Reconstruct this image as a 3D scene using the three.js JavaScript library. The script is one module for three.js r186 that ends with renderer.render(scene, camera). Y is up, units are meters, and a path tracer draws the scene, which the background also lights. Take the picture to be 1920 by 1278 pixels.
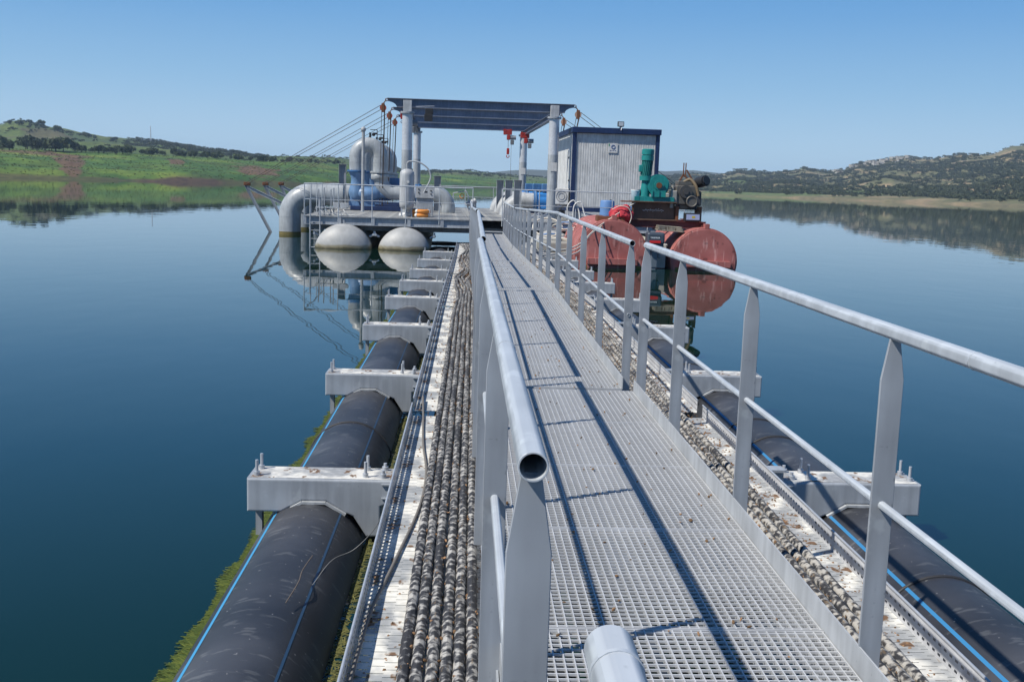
import * as THREE from 'three';
import { mergeGeometries, toCreasedNormals } from 'three/addons/utils/BufferGeometryUtils.js';
import { RoundedBoxGeometry } from 'three/addons/geometries/RoundedBoxGeometry.js';
import { ImprovedNoise } from 'three/addons/math/ImprovedNoise.js';

const scene = new THREE.Scene();
const V = (x, y, z) => new THREE.Vector3(x, y, z);
// ---------- camera: lens and pose measured from the photograph (f = 1990 px of 1920 x 1278)
const FPX = 1990, EYE = V(0, 2.45, 0);
const yaw = 2.45 * Math.PI / 180, pitch = Math.atan(293 / FPX), roll = 1.77 * Math.PI / 180;
const FW = V(Math.sin(yaw) * Math.cos(pitch), -Math.sin(pitch), -Math.cos(yaw) * Math.cos(pitch));
const R0 = V(Math.cos(yaw), 0, Math.sin(yaw)), U0 = R0.clone().cross(FW);
const RT = R0.clone().multiplyScalar(Math.cos(roll)).addScaledVector(U0, Math.sin(roll));
const UP = U0.clone().multiplyScalar(Math.cos(roll)).addScaledVector(R0, -Math.sin(roll));
const camera = new THREE.PerspectiveCamera(2 * Math.atan(639 / FPX) * 180 / Math.PI, 1920 / 1278, 0.05, 12000);
camera.position.copy(EYE); camera.up.copy(UP); camera.lookAt(EYE.clone().add(FW));
// pixel -> direction (used only to read directions of far hills off the photograph)
const ray = (x, y) => FW.clone().addScaledVector(RT, (x - 960) / FPX).addScaledVector(UP, -(y - 639) / FPX);

// ---------- sky and sun
const SUN = V(-0.82, 1.13, 0.44).normalize();
{
  const w = 512, h = 256, d = new Float32Array(w * h * 4);
  const stops = [[0, .47, .655, .80], [2, .43, .625, .80], [5, .285, .505, .745], [9, .155, .37, .685], [14, .086, .282, .625], [25, .046, .18, .46], [45, .034, .115, .31], [90, .028, .085, .23]];
  for (let j = 0; j < h; j++) for (let i = 0; i < w; i++) {
    const el = ((j + .5) / h - .5) * 180, e = Math.max(0, el); let k = 0;
    while (k < stops.length - 2 && stops[k + 1][0] < e) k++;
    const a = stops[k], b = stops[k + 1], t = Math.min(1, (e - a[0]) / (b[0] - a[0]));
    const p = (j * w + i) * 4; for (let c = 0; c < 3; c++) d[p + c] = a[c + 1] + (b[c + 1] - a[c + 1]) * t;
    d[p + 3] = 1;
  }
  const t = new THREE.DataTexture(d, w, h, THREE.RGBAFormat, THREE.FloatType);
  t.mapping = THREE.EquirectangularReflectionMapping; t.magFilter = THREE.LinearFilter; t.minFilter = THREE.LinearFilter; t.needsUpdate = true;
  scene.background = t; scene.environment = t;
}
const sun = new THREE.DirectionalLight(new THREE.Color(1, .95, .86), 5);
sun.position.copy(SUN).multiplyScalar(120).add(V(0, 0, -25)); sun.target.position.set(0, 0, -25); scene.add(sun, sun.target);
sun.castShadow = true; sun.shadow.mapSize.set(4096, 4096);
Object.assign(sun.shadow.camera, { left: -45, right: 45, top: 45, bottom: -45, near: 1, far: 300 });
const renderer = new THREE.WebGLRenderer({ antialias: true });
renderer.toneMapping = THREE.LinearToneMapping; renderer.toneMappingExposure = 1.06;
renderer.shadowMap.enabled = true;
renderer.setSize(1024, 681);
scene.fog = new THREE.FogExp2(new THREE.Color(.50, .66, .88), 0.00022);

// ---------- helpers
let seed = 7; const rnd = () => { seed = (seed * 1664525 + 1013904223) >>> 0; return seed / 4294967296; };
const rr = (a, b) => a + (b - a) * rnd();
const perlin = new ImprovedNoise();
const n3 = (x, y, z = 0) => perlin.noise(x, y, z);
const fbm = (x, y, z = 0, o = 4) => { let s = 0, a = .5; for (let i = 0; i < o; i++) { s += a * n3(x, y, z + i * 7.3); x *= 2.03; y *= 2.03; a *= .5; } return s; };
const clamp = (x, a = 0, b = 1) => Math.min(b, Math.max(a, x));
const sm = (a, b, x) => { const t = clamp((x - a) / (b - a)); return t * t * (3 - 2 * t); };
const lerp = (a, b, t) => a + (b - a) * t;
const used = {};
const numbered = n => { const k = used[n] = (used[n] ?? -1) + 1; return k ? `${n}_${String(k).padStart(3, '0')}` : n; };
function thing(name, label, category, group, pos = [0, 0, 0], turn = 0) {
  const o = new THREE.Group(); o.name = numbered(name); o.position.set(...pos); o.rotation.y = turn;
  o.userData = { label, category }; if (group) o.userData.group = group; scene.add(o); return o;
}
function clean(g) { g = g.index ? g.toNonIndexed() : g; for (const k of Object.keys(g.attributes)) if (!['position', 'normal', 'uv'].includes(k)) g.deleteAttribute(k); g.morphAttributes = {}; return g; }
function merge(list) { list = list.flat().map(clean); return list.length === 1 ? list[0] : mergeGeometries(list); }
function metreUV(g) {                                   // uv in metres, projected along each face's main axis
  g = clean(g); const p = g.attributes.position, uv = g.attributes.uv ?? new THREE.BufferAttribute(new Float32Array(p.count * 2), 2);
  const a = V(), b = V(), c = V();
  for (let i = 0; i < p.count; i += 3) {
    a.fromBufferAttribute(p, i); b.fromBufferAttribute(p, i + 1); c.fromBufferAttribute(p, i + 2);
    const n = b.clone().sub(a).cross(c.clone().sub(a)), ax = Math.abs(n.x), ay = Math.abs(n.y), az = Math.abs(n.z);
    [a, b, c].forEach((q, k) => ax > ay && ax > az ? uv.setXY(i + k, q.z, q.y) : ay > az ? uv.setXY(i + k, q.x, q.z) : uv.setXY(i + k, q.x, q.y));
  }
  g.setAttribute('uv', uv); return g;
}
function mesh(name, geo, mat, parent, keepUV) {
  let g = Array.isArray(geo) ? merge(geo) : geo; if (!keepUV) g = metreUV(g);
  const m = new THREE.Mesh(g, mat); m.name = name; m.castShadow = m.receiveShadow = true; parent?.add(m); return m;
}
function solo(name, label, category, group, geo, mat, keepUV) { const m = mesh(numbered(name), geo, mat, scene, keepUV); m.userData = { label, category }; if (group) m.userData.group = group; return m; }
function structure(name, geo, mat, keepUV) { const m = mesh(name, geo, mat, scene, keepUV); m.userData = { kind: 'structure' }; return m; }
const box = (x0, x1, y0, y1, z0, z1) => new THREE.BoxGeometry(Math.abs(x1 - x0), Math.abs(y1 - y0), Math.abs(z1 - z0)).translate((x0 + x1) / 2, (y0 + y1) / 2, (z0 + z1) / 2);
const rbox = (x0, x1, y0, y1, z0, z1, r = .012, s = 2) => new RoundedBoxGeometry(Math.abs(x1 - x0), Math.abs(y1 - y0), Math.abs(z1 - z0), s, r).translate((x0 + x1) / 2, (y0 + y1) / 2, (z0 + z1) / 2);
function cyl(a, b, r, sides = 12, r2 = r, open = false) {       // from a to b
  a = Array.isArray(a) ? V(...a) : a; b = Array.isArray(b) ? V(...b) : b; const d = b.clone().sub(a), L = d.length();
  const g = new THREE.CylinderGeometry(r2, r, L, sides, 1, open).translate(0, L / 2, 0);
  g.applyQuaternion(new THREE.Quaternion().setFromUnitVectors(V(0, 1, 0), d.normalize())); return g.translate(a.x, a.y, a.z);
}
function bar(a, b, w, h) {                                        // square bar from a to b
  a = V(...a); b = V(...b); const d = b.clone().sub(a), L = d.length(); const g = new THREE.BoxGeometry(w, h, L);
  const m = new THREE.Matrix4().lookAt(a, b, Math.abs(d.y) > .95 * L ? V(0, 0, 1) : V(0, 1, 0)); g.applyMatrix4(m);
  return g.translate((a.x + b.x) / 2, (a.y + b.y) / 2, (a.z + b.z) / 2);
}
function tubeOpen(a, b, r, t, sides = 32) {                       // hollow pipe with visible bore and wall
  a = V(...a); b = V(...b); const L = a.distanceTo(b), ri = r - t;
  const g = new THREE.LatheGeometry([[ri, 0], [r - .0008, 0], [r, .0008], [r, L - .0008], [r - .0008, L], [ri, L], [ri, 0]].map(p => new THREE.Vector2(...p)), sides);
  const gg = clean(toCreasedNormals(g, .6)); gg.applyQuaternion(new THREE.Quaternion().setFromUnitVectors(V(0, 1, 0), b.clone().sub(a).normalize())); return gg.translate(a.x, a.y, a.z);
}
function sweep(pts, rad, sides = 10, cap = true, vScale = 1) {    // round section along points; uv = (around, metres)
  const n = pts.length, pos = [], uv = [], nor = [], idx = []; let T = pts[1].clone().sub(pts[0]).normalize();
  let N = Math.abs(T.y) < .9 ? V(0, 1, 0) : V(1, 0, 0); N.addScaledVector(T, -N.dot(T)).normalize(); let len = 0;
  for (let i = 0; i < n; i++) {
    const t = pts[Math.min(n - 1, i + 1)].clone().sub(pts[Math.max(0, i - 1)]).normalize();
    N.addScaledVector(t, -N.dot(t)).normalize(); const B = t.clone().cross(N); if (i) len += pts[i].distanceTo(pts[i - 1]);
    for (let k = 0; k <= sides; k++) {
      const a = k / sides * Math.PI * 2, r = typeof rad === 'function' ? rad(i, a, len) : rad, c = Math.cos(a), s = Math.sin(a);
      const d = V(N.x * c + B.x * s, N.y * c + B.y * s, N.z * c + B.z * s);
      pos.push(pts[i].x + d.x * r, pts[i].y + d.y * r, pts[i].z + d.z * r); nor.push(d.x, d.y, d.z); uv.push(k / sides, len * vScale);
    }
  }
  const w = sides + 1;
  for (let i = 0; i < n - 1; i++) for (let k = 0; k < sides; k++) { const a = i * w + k; idx.push(a, a + 1, a + w, a + 1, a + w + 1, a + w); }
  if (cap) for (const e of [0, n - 1]) { const c = pos.length / 3; pos.push(pts[e].x, pts[e].y, pts[e].z); const t = pts[e ? e - 1 : 1].clone().sub(pts[e]).normalize().negate(); nor.push(t.x, t.y, t.z); uv.push(.5, 0); for (let k = 0; k < sides; k++) e ? idx.push(c, e * w + k, e * w + k + 1) : idx.push(c, k + 1, k); }
  const g = new THREE.BufferGeometry(); g.setAttribute('position', new THREE.Float32BufferAttribute(pos, 3)); g.setAttribute('normal', new THREE.Float32BufferAttribute(nor, 3)); g.setAttribute('uv', new THREE.Float32BufferAttribute(uv, 2)); g.setIndex(idx);
  if (typeof rad === 'function') g.computeVertexNormals(); return g;
}
function bend(c, u, v, R, a0, a1, n = 10) { const out = []; for (let i = 0; i <= n; i++) { const a = a0 + (a1 - a0) * i / n; out.push(V(...c).addScaledVector(V(...u), Math.cos(a) * R).addScaledVector(V(...v), Math.sin(a) * R)); } return out; }
function iBeam(a, b, h, w, t = .018) {                            // I section from a to b along its length, web upright
  const A = V(...a), B = V(...b), L = A.distanceTo(B), g = merge([new THREE.BoxGeometry(w, t, L).translate(0, h / 2 - t / 2, 0), new THREE.BoxGeometry(w, t, L).translate(0, -h / 2 + t / 2, 0), new THREE.BoxGeometry(t, h - 2 * t, L)]);
  g.applyMatrix4(new THREE.Matrix4().lookAt(A, B, V(0, 1, 0))); return g.translate((A.x + B.x) / 2, (A.y + B.y) / 2, (A.z + B.z) / 2);
}
const flange = (a, b, r, bolts = 12) => { a = V(...a); b = V(...b); const d = b.clone().sub(a).normalize(), out = [cyl(a, b, r, 24)]; const n = Math.abs(d.y) < .9 ? V(0, 1, 0) : V(1, 0, 0); n.addScaledVector(d, -n.dot(d)).normalize(); const m = d.clone().cross(n);
  for (let i = 0; i < bolts; i++) { const q = i / bolts * 6.283, o = n.clone().multiplyScalar(Math.cos(q) * r * .9).addScaledVector(m, Math.sin(q) * r * .9); out.push(cyl(a.clone().add(o).addScaledVector(d, -.02), b.clone().add(o).addScaledVector(d, .02), .018, 6)); } return out; };

// ---------- textures
function tex(w, h, fn, srgb = true, rx = 1, ry = 1) {
  const d = new Uint8Array(w * h * 4);
  for (let j = 0; j < h; j++) for (let i = 0; i < w; i++) { const c = fn(i / w, j / h, i, j), p = (j * w + i) * 4; d[p] = clamp(c[0]) * 255; d[p + 1] = clamp(c[1]) * 255; d[p + 2] = clamp(c[2]) * 255; d[p + 3] = 255; }
  const t = new THREE.DataTexture(d, w, h); t.wrapS = t.wrapT = THREE.RepeatWrapping; t.magFilter = THREE.LinearFilter; t.minFilter = THREE.LinearMipmapLinearFilter; t.generateMipmaps = true;
  if (srgb) t.colorSpace = THREE.SRGBColorSpace; t.repeat.set(rx, ry); t.needsUpdate = true; return t;
}
// noise that tiles over the unit square (f cells across, f * kv cells along)
const lat = new Float32Array(65536); for (let i = 0; i < 65536; i++) lat[i] = rnd() * 2 - 1;
function tile(u, v, f, o = 4, s = 0, kv = 1) {
  let r = 0, a = .5, fu = f, fv = Math.max(1, Math.round(f * kv));
  for (let k = 0; k < o; k++) {
    const x = u * fu, y = v * fv, i = Math.floor(x), j = Math.floor(y); let p = x - i, q = y - j; p = p * p * (3 - 2 * p); q = q * q * (3 - 2 * q);
    const i0 = i % fu, i1 = (i + 1) % fu, j0 = (j % fv) * 197, j1 = ((j + 1) % fv) * 197, b = (s + k * 3) * 7919;
    const A = lat[(i0 + j0 + b) & 65535], B = lat[(i1 + j0 + b) & 65535], C = lat[(i0 + j1 + b) & 65535], D = lat[(i1 + j1 + b) & 65535];
    r += a * (A + (B - A) * p + (C - A) * q + (A - B - C + D) * p * q); fu *= 2; fv *= 2; a *= .5;
  }
  return r * .72;
}
const paintTex = tex(512, 512, (u, v) => { const a = tile(u, v, 6, 5), st = tile(u, v, 40, 3, 5, .12), sp = tile(u, v, 90, 2, 9); let k = .93 + a * .13 + st * .12; if (sp > .4) k -= (sp - .4) * 1.2; const w = sm(.28, .42, tile(u, v, 14, 4, 21)) * .08; return [k + w, k + w, k + w * .9]; }, true, .7, .7);
const stainTex = tex(768, 768, (u, v) => {              // old paint or zinc under bird droppings with rust-brown litter
  const w = sm(-.12, .22, tile(u, v, 7, 5, 3)), r = sm(.2, .34, tile(u, v, 22, 4, 31, .6)), g = tile(u, v, 50, 2, 4) * .12; let c = [lerp(.66, .93, w) + g, lerp(.67, .92, w) + g, lerp(.68, .89, w) + g];
  return [lerp(c[0], .48, r), lerp(c[1], .37, r), lerp(c[2], .28, r)]; }, true, .8, .8);
const cableCoat = (crust, soil) => tex(128, 2048, (u, v) => {   // u around, v along 4 m: black rubber under a crust of droppings
  const uu = Math.cos(u * 6.2832) * .5, ww = Math.sin(u * 6.2832) * .5; const patch = n3(v * 13, 3.3, crust * 9) * .45, ring = n3(v * 150, 7.1) * .6;
  const m = fbm(uu * 1.7 + 5, v * 115, ww * 1.7, 4) + patch * .5 + ring * .35, s = sm(-.1, .3, m + crust) * .94 + .03, b = sm(.12 - soil, .4, fbm(uu * 3, v * 70, ww * 3 + 40, 3)), f = n3(u * 40, v * 700) * .07;
  const c = [lerp(.17, .72, s) + f, lerp(.175, .71, s) + f, lerp(.195, .69, s) + f]; return [lerp(c[0], .44, b * .7), lerp(c[1], .37, b * .7), lerp(c[2], .29, b * .7)]; }, true, 1, .25);
const cableTex = cableCoat(.035, -.1), crustTex = cableCoat(.14, -.03);
const pipeTex = tex(768, 768, (u, v) => { const a = tile(u, v, 5, 5, 2), sc = sm(.2, .36, tile(u, v, 20, 5, 8, 3)), sp = sm(.40, .46, tile(u, v, 90, 2, 12)); const k = .235 + a * .12 + sm(.0, .3, tile(u, v, 3, 4, 44)) * .07; return [k + sc * .11 + sp * .4, k + .008 + sc * .11 + sp * .39, k + .03 + sc * .1 + sp * .36]; }, true, .5, .5);
const redTex = tex(512, 512, (u, v) => { const a = tile(u, v, 5, 5, 2), s = sm(.15, .4, tile(u, v, 30, 3, 7, .15)), d = sm(.2, .4, tile(u, v, 12, 4, 14)); return [.65 + a * .14 + s * .1 - d * .16, .385 + a * .12 + s * .16 - d * .1, .365 + a * .12 + s * .16 - d * .09]; }, true, .5, .5);
const slotTex = tex(256, 512, (u, v, i, j) => {            // 0.25 x 0.5 m of perforated tray: rows of short slots cut through
  const r = j % 64, row = (j >> 6) & 1, x = (i + row * 64) % 128; const hit = r > 27 && r < 36 && x > 24 && x < 92; return hit ? [0, 0, 0] : [1, 1, 1]; }, false, 4, 4);
const slotWallTex = tex(256, 128, (u, v, i, j) => { const x = i % 64, y = j % 64; return x > 14 && x < 46 && y > 24 && y < 42 ? [0, 0, 0] : [1, 1, 1]; }, false, 5, 12);
const waveTex = tex(1024, 1024, (u, v) => { const h = .5 + tile(u, v, 14, 3, 1, .55) * .5 + tile(u, v, 42, 2, 5, .6) * .13; return [h, h, h]; }, false, 1, 1);
const metalTex = tex(512, 512, (u, v) => { const k = .92 + tile(u, v, 22, 4, 6) * .1 + tile(u, v, 5, 3, 16) * .07; return [k, k, k * 1.01]; }, true, 1, 1);

const M = (r, g, b, rough = .6, metal = 0, extra = {}) => new THREE.MeshStandardMaterial({ color: new THREE.Color().setRGB(r, g, b), roughness: rough, metalness: metal, ...extra });
const grey = M(.36, .39, .43, .48, 0, { map: paintTex }), greyLight = M(.46, .48, .50, .5, 0, { map: paintTex }), zinc = M(.56, .59, .62, .42, .35, { map: metalTex }), zincBar = M(.60, .61, .61, .5, .1, { map: metalTex });
const railPaint = M(.50, .54, .585, .4, 0, { map: paintTex }), stained = M(.78, .78, .78, .8, 0, { map: stainTex });
const trayMat = M(.86, .86, .85, .75, 0, { map: stainTex, alphaMap: slotTex, alphaTest: .5, side: THREE.DoubleSide }), trayWall = M(.62, .63, .64, .7, 0, { map: metalTex, alphaMap: slotWallTex, alphaTest: .5, side: THREE.DoubleSide });
const rubber = M(.9, .9, .9, .8, 0, { map: cableTex }), crusted = M(.88, .87, .85, .9, 0, { map: crustTex }), hdpe = M(.64, .64, .65, .5, 0, { map: pipeTex }), blueStripe = M(.035, .20, .42, .6), blackRubber = M(.03, .03, .033, .6);
const pipeGrey = M(.40, .43, .455, .38, 0, { map: paintTex }), alu = M(.66, .68, .70, .35, .25, { map: metalTex }), pontoonPaint = M(.42, .425, .42, .5, 0, { map: paintTex, vertexColors: true });
const blue = M(.06, .17, .38, .4, 0, { map: paintTex }), blueLight = M(.15, .27, .46, .42, 0, { map: paintTex }), navy = M(.012, .03, .10, .45, 0, { map: paintTex }), panel = M(.64, .64, .62, .5, 0, { map: paintTex }), white = M(.74, .74, .72, .5, 0, { map: paintTex });
const beamBlue = M(.17, .20, .27, .5, 0, { map: paintTex }), redPaint = M(.34, .03, .022, .45), oxide = M(.9, .9, .9, .72, 0, { map: redTex }), oxideDark = M(.14, .035, .03, .7, 0, { map: paintTex }), brown = M(.17, .095, .06, .65, 0, { map: paintTex });
const teal = M(.015, .26, .25, .42, 0, { map: paintTex }), orange = M(.72, .27, .05, .6), rust = M(.19, .075, .035, .85, 0, { map: paintTex }), black = M(.02, .021, .024, .55), engineMetal = M(.16, .15, .13, .5, .3, { map: metalTex }), rope = M(.62, .58, .5, .9), wire = M(.10, .08, .075, .6, .2), scum = M(.17, .14, .05, .9, 0, { map: paintTex });
const wood = M(.36, .33, .28, .85, 0, { map: stainTex }), deckMat = M(.50, .51, .51, .7, 0, { map: stainTex }), slate = M(.06, .075, .10, .4), redBag = M(.45, .03, .045, .75), barrelBlue = M(.12, .24, .48, .5), glassDark = M(.05, .06, .07, .1);

// ---------- water
{
  const g = new THREE.PlaneGeometry(4600, 4600).rotateX(-Math.PI / 2); const uv = g.attributes.uv; for (let i = 0; i < uv.count; i++) uv.setXY(i, uv.getX(i) * 4600 / 14, uv.getY(i) * 4600 / 14);
  const m = new THREE.MeshPhysicalMaterial({ color: new THREE.Color().setRGB(.003, .019, .0125), roughness: .012, ior: 1.333, bumpMap: waveTex, bumpScale: .0042 });
  structure('water', g, m, true);
}

// ---------- hills: ridge lines read as directions, shores and ridges at their distances
const az = (x, y) => { const d = ray(x, y); return Math.atan2(d.x, -d.z); }, el = (x, y) => { const d = ray(x, y); return d.y / Math.hypot(d.x, d.z); };
// px, shore m, bench m, bench row, ridge m, ridge row
const PROF = [[-900, 250, 380, 240, 760, 190], [-400, 290, 420, 256, 800, 212], [0, 336, 470, 279, 850, 233], [40, 338, 475, 279, 860, 224], [100, 340, 480, 282, 880, 237], [200, 345, 480, 286, 900, 255], [280, 350, 490, 289, 950, 263], [400, 365, 500, 296, 1000, 279], [470, 375, 500, 301, 1000, 291], [560, 390, 520, 304, 900, 292], [640, 420, 560, 308, 950, 295], [720, 480, 620, 318, 1000, 312], [780, 530, 700, 327, 1000, 321], [815, 560, 740, 328, 1000, 319], [860, 580, 760, 329, 1000, 318], [930, 610, 800, 334, 1050, 325], [1000, 640, 800, 340, 1100, 331], [1060, 660, 820, 344, 1100, 336], [1150, 660, 820, 347, 1150, 334], [1240, 640, 800, 350, 1200, 331], [1300, 620, 760, 354, 1250, 326], [1345, 600, 740, 355, 1250, 327], [1387, 590, 730, 354, 1250, 318], [1436, 580, 720, 354, 1250, 322], [1481, 570, 700, 354, 1200, 320], [1507, 560, 690, 354, 1200, 314.5], [1549, 550, 680, 354, 1200, 321], [1578, 540, 670, 354, 1200, 319], [1610, 530, 660, 353, 1250, 305], [1687, 510, 640, 353, 1250, 294], [1746, 500, 620, 353, 1200, 297.5], [1797, 480, 610, 352, 1150, 289], [1855, 470, 590, 352, 1100, 289], [1897, 465, 580, 350, 1100, 273], [1960, 455, 570, 348, 1100, 270], [2400, 400, 520, 340, 1000, 262], [2900, 330, 470, 330, 900, 262]].map(p => ({ a: az(p[0], 330), s: p[1], b: p[2], hb: 2.45 + p[2] * el(p[0], p[3]), r: p[4], hr: 2.45 + p[4] * el(p[0], p[5]) })).map((p, i) => i < 19 ? p : { ...p, b: p.s + 34, hb: 2.2 });
function prof(a) { let i = 0; while (i < PROF.length - 2 && PROF[i + 1].a < a) i++; const p = PROF[i], q = PROF[i + 1], t = clamp((a - p.a) / (q.a - p.a)), o = {}; for (const k of ['s', 'b', 'hb', 'r', 'hr']) o[k] = lerp(p[k], q[k], k[0] === 'h' ? t * t * (3 - 2 * t) * .6 + t * .4 : t); return o; }
function ground(a, r) {
  const p = prof(a), x = Math.sin(a) * r, z = -Math.cos(a) * r; const s = p.s + fbm(x * .02, z * .02, 3, 3) * 14; let h;
  if (r < s) h = -(s - r) * .15; else if (r < p.b) { const t = (r - s) / (p.b - s); h = p.hb * (.22 * Math.min(1, t * 9) + .78 * Math.pow(t, 1.15)) * (1 + fbm(x * .03, z * .03, 8, 4) * .9 * (1 - t)) + Math.max(0, n3(x * .045, z * .045, 4)) * 1.6 * (1 - t) * Math.min(1, t * 8); }
  else if (r < p.r) { const t = (r - p.b) / (p.r - p.b); h = lerp(p.hb, p.hr, t * (.55 + .45 * t)) + (fbm(x * .012, z * .012, 5, 4) * 9 - Math.abs(n3(x * .009, z * .009, 2)) * 16) * Math.sin(t * Math.PI) * (p.hr > 20 ? 1 : .35); }
  else h = p.hr - (r - p.r) * .12;
  return h;
}
const A0 = PROF[0].a, A1 = PROF[PROF.length - 1].a, RMIN = 230, RMAX = 1450, radAt = t => RMIN + (RMAX - RMIN) * Math.pow(t, 1.25);
{
  const na = 620, nr = 130, pos = [], uv = [], idx = [];
  for (let j = 0; j <= nr; j++) for (let i = 0; i <= na; i++) { const a = lerp(A0, A1, i / na), r = radAt(j / nr); pos.push(Math.sin(a) * r, ground(a, r), -Math.cos(a) * r); uv.push(i / na, j / nr); }
  for (let j = 0; j < nr; j++) for (let i = 0; i < na; i++) { const k = j * (na + 1) + i; idx.push(k, k + 1, k + na + 2, k, k + na + 2, k + na + 1); }
  const g = new THREE.BufferGeometry(); g.setAttribute('position', new THREE.Float32BufferAttribute(pos, 3)); g.setAttribute('uv', new THREE.Float32BufferAttribute(uv, 2)); g.setIndex(idx); g.computeVertexNormals();
  const aM = az(1150, 340), SOIL = [[130, 400, 26, 55], [92, 455, 22, 22], [480, 425, 38, 35], [85, 760, 40, 70], [330, 430, 14, 16]].map(([px, pr, w, wr]) => [az(px, 320), pr, w / FPX, wr]);
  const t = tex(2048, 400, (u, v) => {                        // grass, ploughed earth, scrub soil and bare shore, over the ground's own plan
    const a = lerp(A0, A1, u), r = radAt(v), p = prof(a), x = Math.sin(a) * r, z = -Math.cos(a) * r; const right = sm(aM - .05, aM + .05, a);
    const n1 = fbm(x * .011, z * .011, 2, 4), n2 = fbm(x * .05, z * .05, 7, 4), n4 = fbm(x * .3, z * .3, 11, 3);
    let c = [.265 + n2 * .28 + n1 * .14, .385 + n2 * .22 + n1 * .1, .1 + n2 * .07];                    // grass (sRGB)
    const yel = sm(.0, .35, n1 + n2 * .4); c = [lerp(c[0], .46, yel * .6), lerp(c[1], .49, yel * .6), lerp(c[2], .2, yel * .6)];
    const herbShade = sm(.04, .24, fbm(x * .035, z * .035, 27, 4)) * .45; c = [lerp(c[0], .21, herbShade), lerp(c[1], .26, herbShade), lerp(c[2], .11, herbShade)]; let dirt = sm(.25, .3, fbm(x * .017 + 40, z * .025, 1, 3) + n2 * .06) * .8; for (const [pa, pr, wa, wr] of SOIL) { const q = Math.hypot((a - pa) / wa, (r - pr) / wr) + n2 * 1.1; dirt = Math.max(dirt, 1 - sm(.8, 1.0, q)); } c = [lerp(c[0], .37, dirt), lerp(c[1], .285, dirt), lerp(c[2], .2, dirt)];  // darker olive patches paint shading relief into the grass colour; then bare soil
    const up = sm(p.b, p.b + 60, r) * .6; c = [lerp(c[0], .30, up), lerp(c[1], .34, up), lerp(c[2], .19, up)];
    const rc = sm(-.1, .25, n2 + n1 * .6); const R = [lerp(.37, .56, rc), lerp(.375, .49, rc), lerp(.25, .37, rc)];
    c = [lerp(c[0], R[0], right), lerp(c[1], R[1], right), lerp(c[2], R[2], right)];
    const gr = right * sm(.1, .2, fbm(x * .006, z * .006, 31, 2)) * .7; c = [lerp(c[0], .30, gr), lerp(c[1], .39, gr), lerp(c[2], .19, gr)];
    const sh = (right * .42 + (1 - right) * (.6 + .4 * sm(.0, .12, fbm(x * .03, z * .03, 21, 2)))) * (1 - sm(p.s + 3 + right * 4, p.s + 6 + right * 9 + n2 * 8, r)); c = [lerp(c[0], lerp(.27, .49, right), sh), lerp(c[1], lerp(.205, .425, right), sh), lerp(c[2], lerp(.15, .33, right), sh)];
    return [c[0] + n4 * .2, c[1] + n4 * .18, c[2] + n4 * .12];
  });
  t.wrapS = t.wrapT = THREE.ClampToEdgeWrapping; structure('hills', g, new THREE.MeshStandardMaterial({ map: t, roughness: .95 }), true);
  // the blue ridge far behind
  const far = [[500, 322], [640, 318], [760, 326], [880, 327], [950, 320], [990, 317.5], [1030, 319], [1100, 322], [1200, 318], [1250, 321], [1300, 319], [1345, 324], [1450, 330]], fp = [], fi = [];
  far.forEach(([x, y], i) => { const a = az(x, y), e = el(x, y); for (const [r, h] of [[1600, -4], [1800, 2.45 + 1800 * e * .55], [2050, 2.45 + 2050 * e], [2280, -6]]) fp.push(Math.sin(a) * r, h, -Math.cos(a) * r); });
  for (let i = 0; i < far.length - 1; i++) for (let j = 0; j < 3; j++) { const k = i * 4 + j; fi.push(k, k + 4, k + 5, k, k + 5, k + 1); }
  const fg = new THREE.BufferGeometry(); fg.setAttribute('position', new THREE.Float32BufferAttribute(fp, 3)); fg.setIndex(fi); fg.computeVertexNormals(); const fm = structure('distant_ridge', fg, M(.075, .085, .06, 1), true);
  fg.setAttribute('uv', new THREE.Float32BufferAttribute(new Float32Array(fp.length / 3 * 2), 2));
}
// trees: crown of small leaf faces in clumps on a short trunk
function crownGeo(n, w, h, clumps) {
  const pos = [], c = []; for (let i = 0; i < clumps; i++) c.push([rr(-.33, .33) * w, h * rr(.4, .72), rr(-.33, .33) * w, rr(.24, .36)]);
  for (let i = 0; i < n; i++) { const k = c[i % clumps], u = V(rr(-1, 1), rr(-.8, 1), rr(-1, 1)); if (u.length() > 1) u.normalize(); u.multiplyScalar(.55 + .45 * rnd()); const p = V(k[0] + u.x * k[3] * w, k[1] + u.y * k[3] * h, k[2] + u.z * k[3] * w), s = w * rr(.06, .11), q = new THREE.Quaternion().setFromEuler(new THREE.Euler(rr(0, 6), rr(0, 6), rr(0, 6)));
    for (const [x, y] of [[-1, -.6], [1, -.6], [0, 1]]) { const t = V(x * s, y * s, 0).applyQuaternion(q).add(p); pos.push(t.x, t.y, t.z); } }
  const g = new THREE.BufferGeometry(); g.setAttribute('position', new THREE.Float32BufferAttribute(pos, 3)); g.computeVertexNormals(); g.setAttribute('uv', new THREE.Float32BufferAttribute(new Float32Array(pos.length / 3 * 2), 2)); return g;
}
const leafA = new THREE.MeshStandardMaterial({ color: new THREE.Color().setRGB(.055, .078, .03), roughness: .9, side: THREE.DoubleSide }), leafB = new THREE.MeshStandardMaterial({ color: new THREE.Color().setRGB(.042, .062, .028), roughness: .9, side: THREE.DoubleSide }), bark = M(.07, .055, .04, .9);
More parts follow.
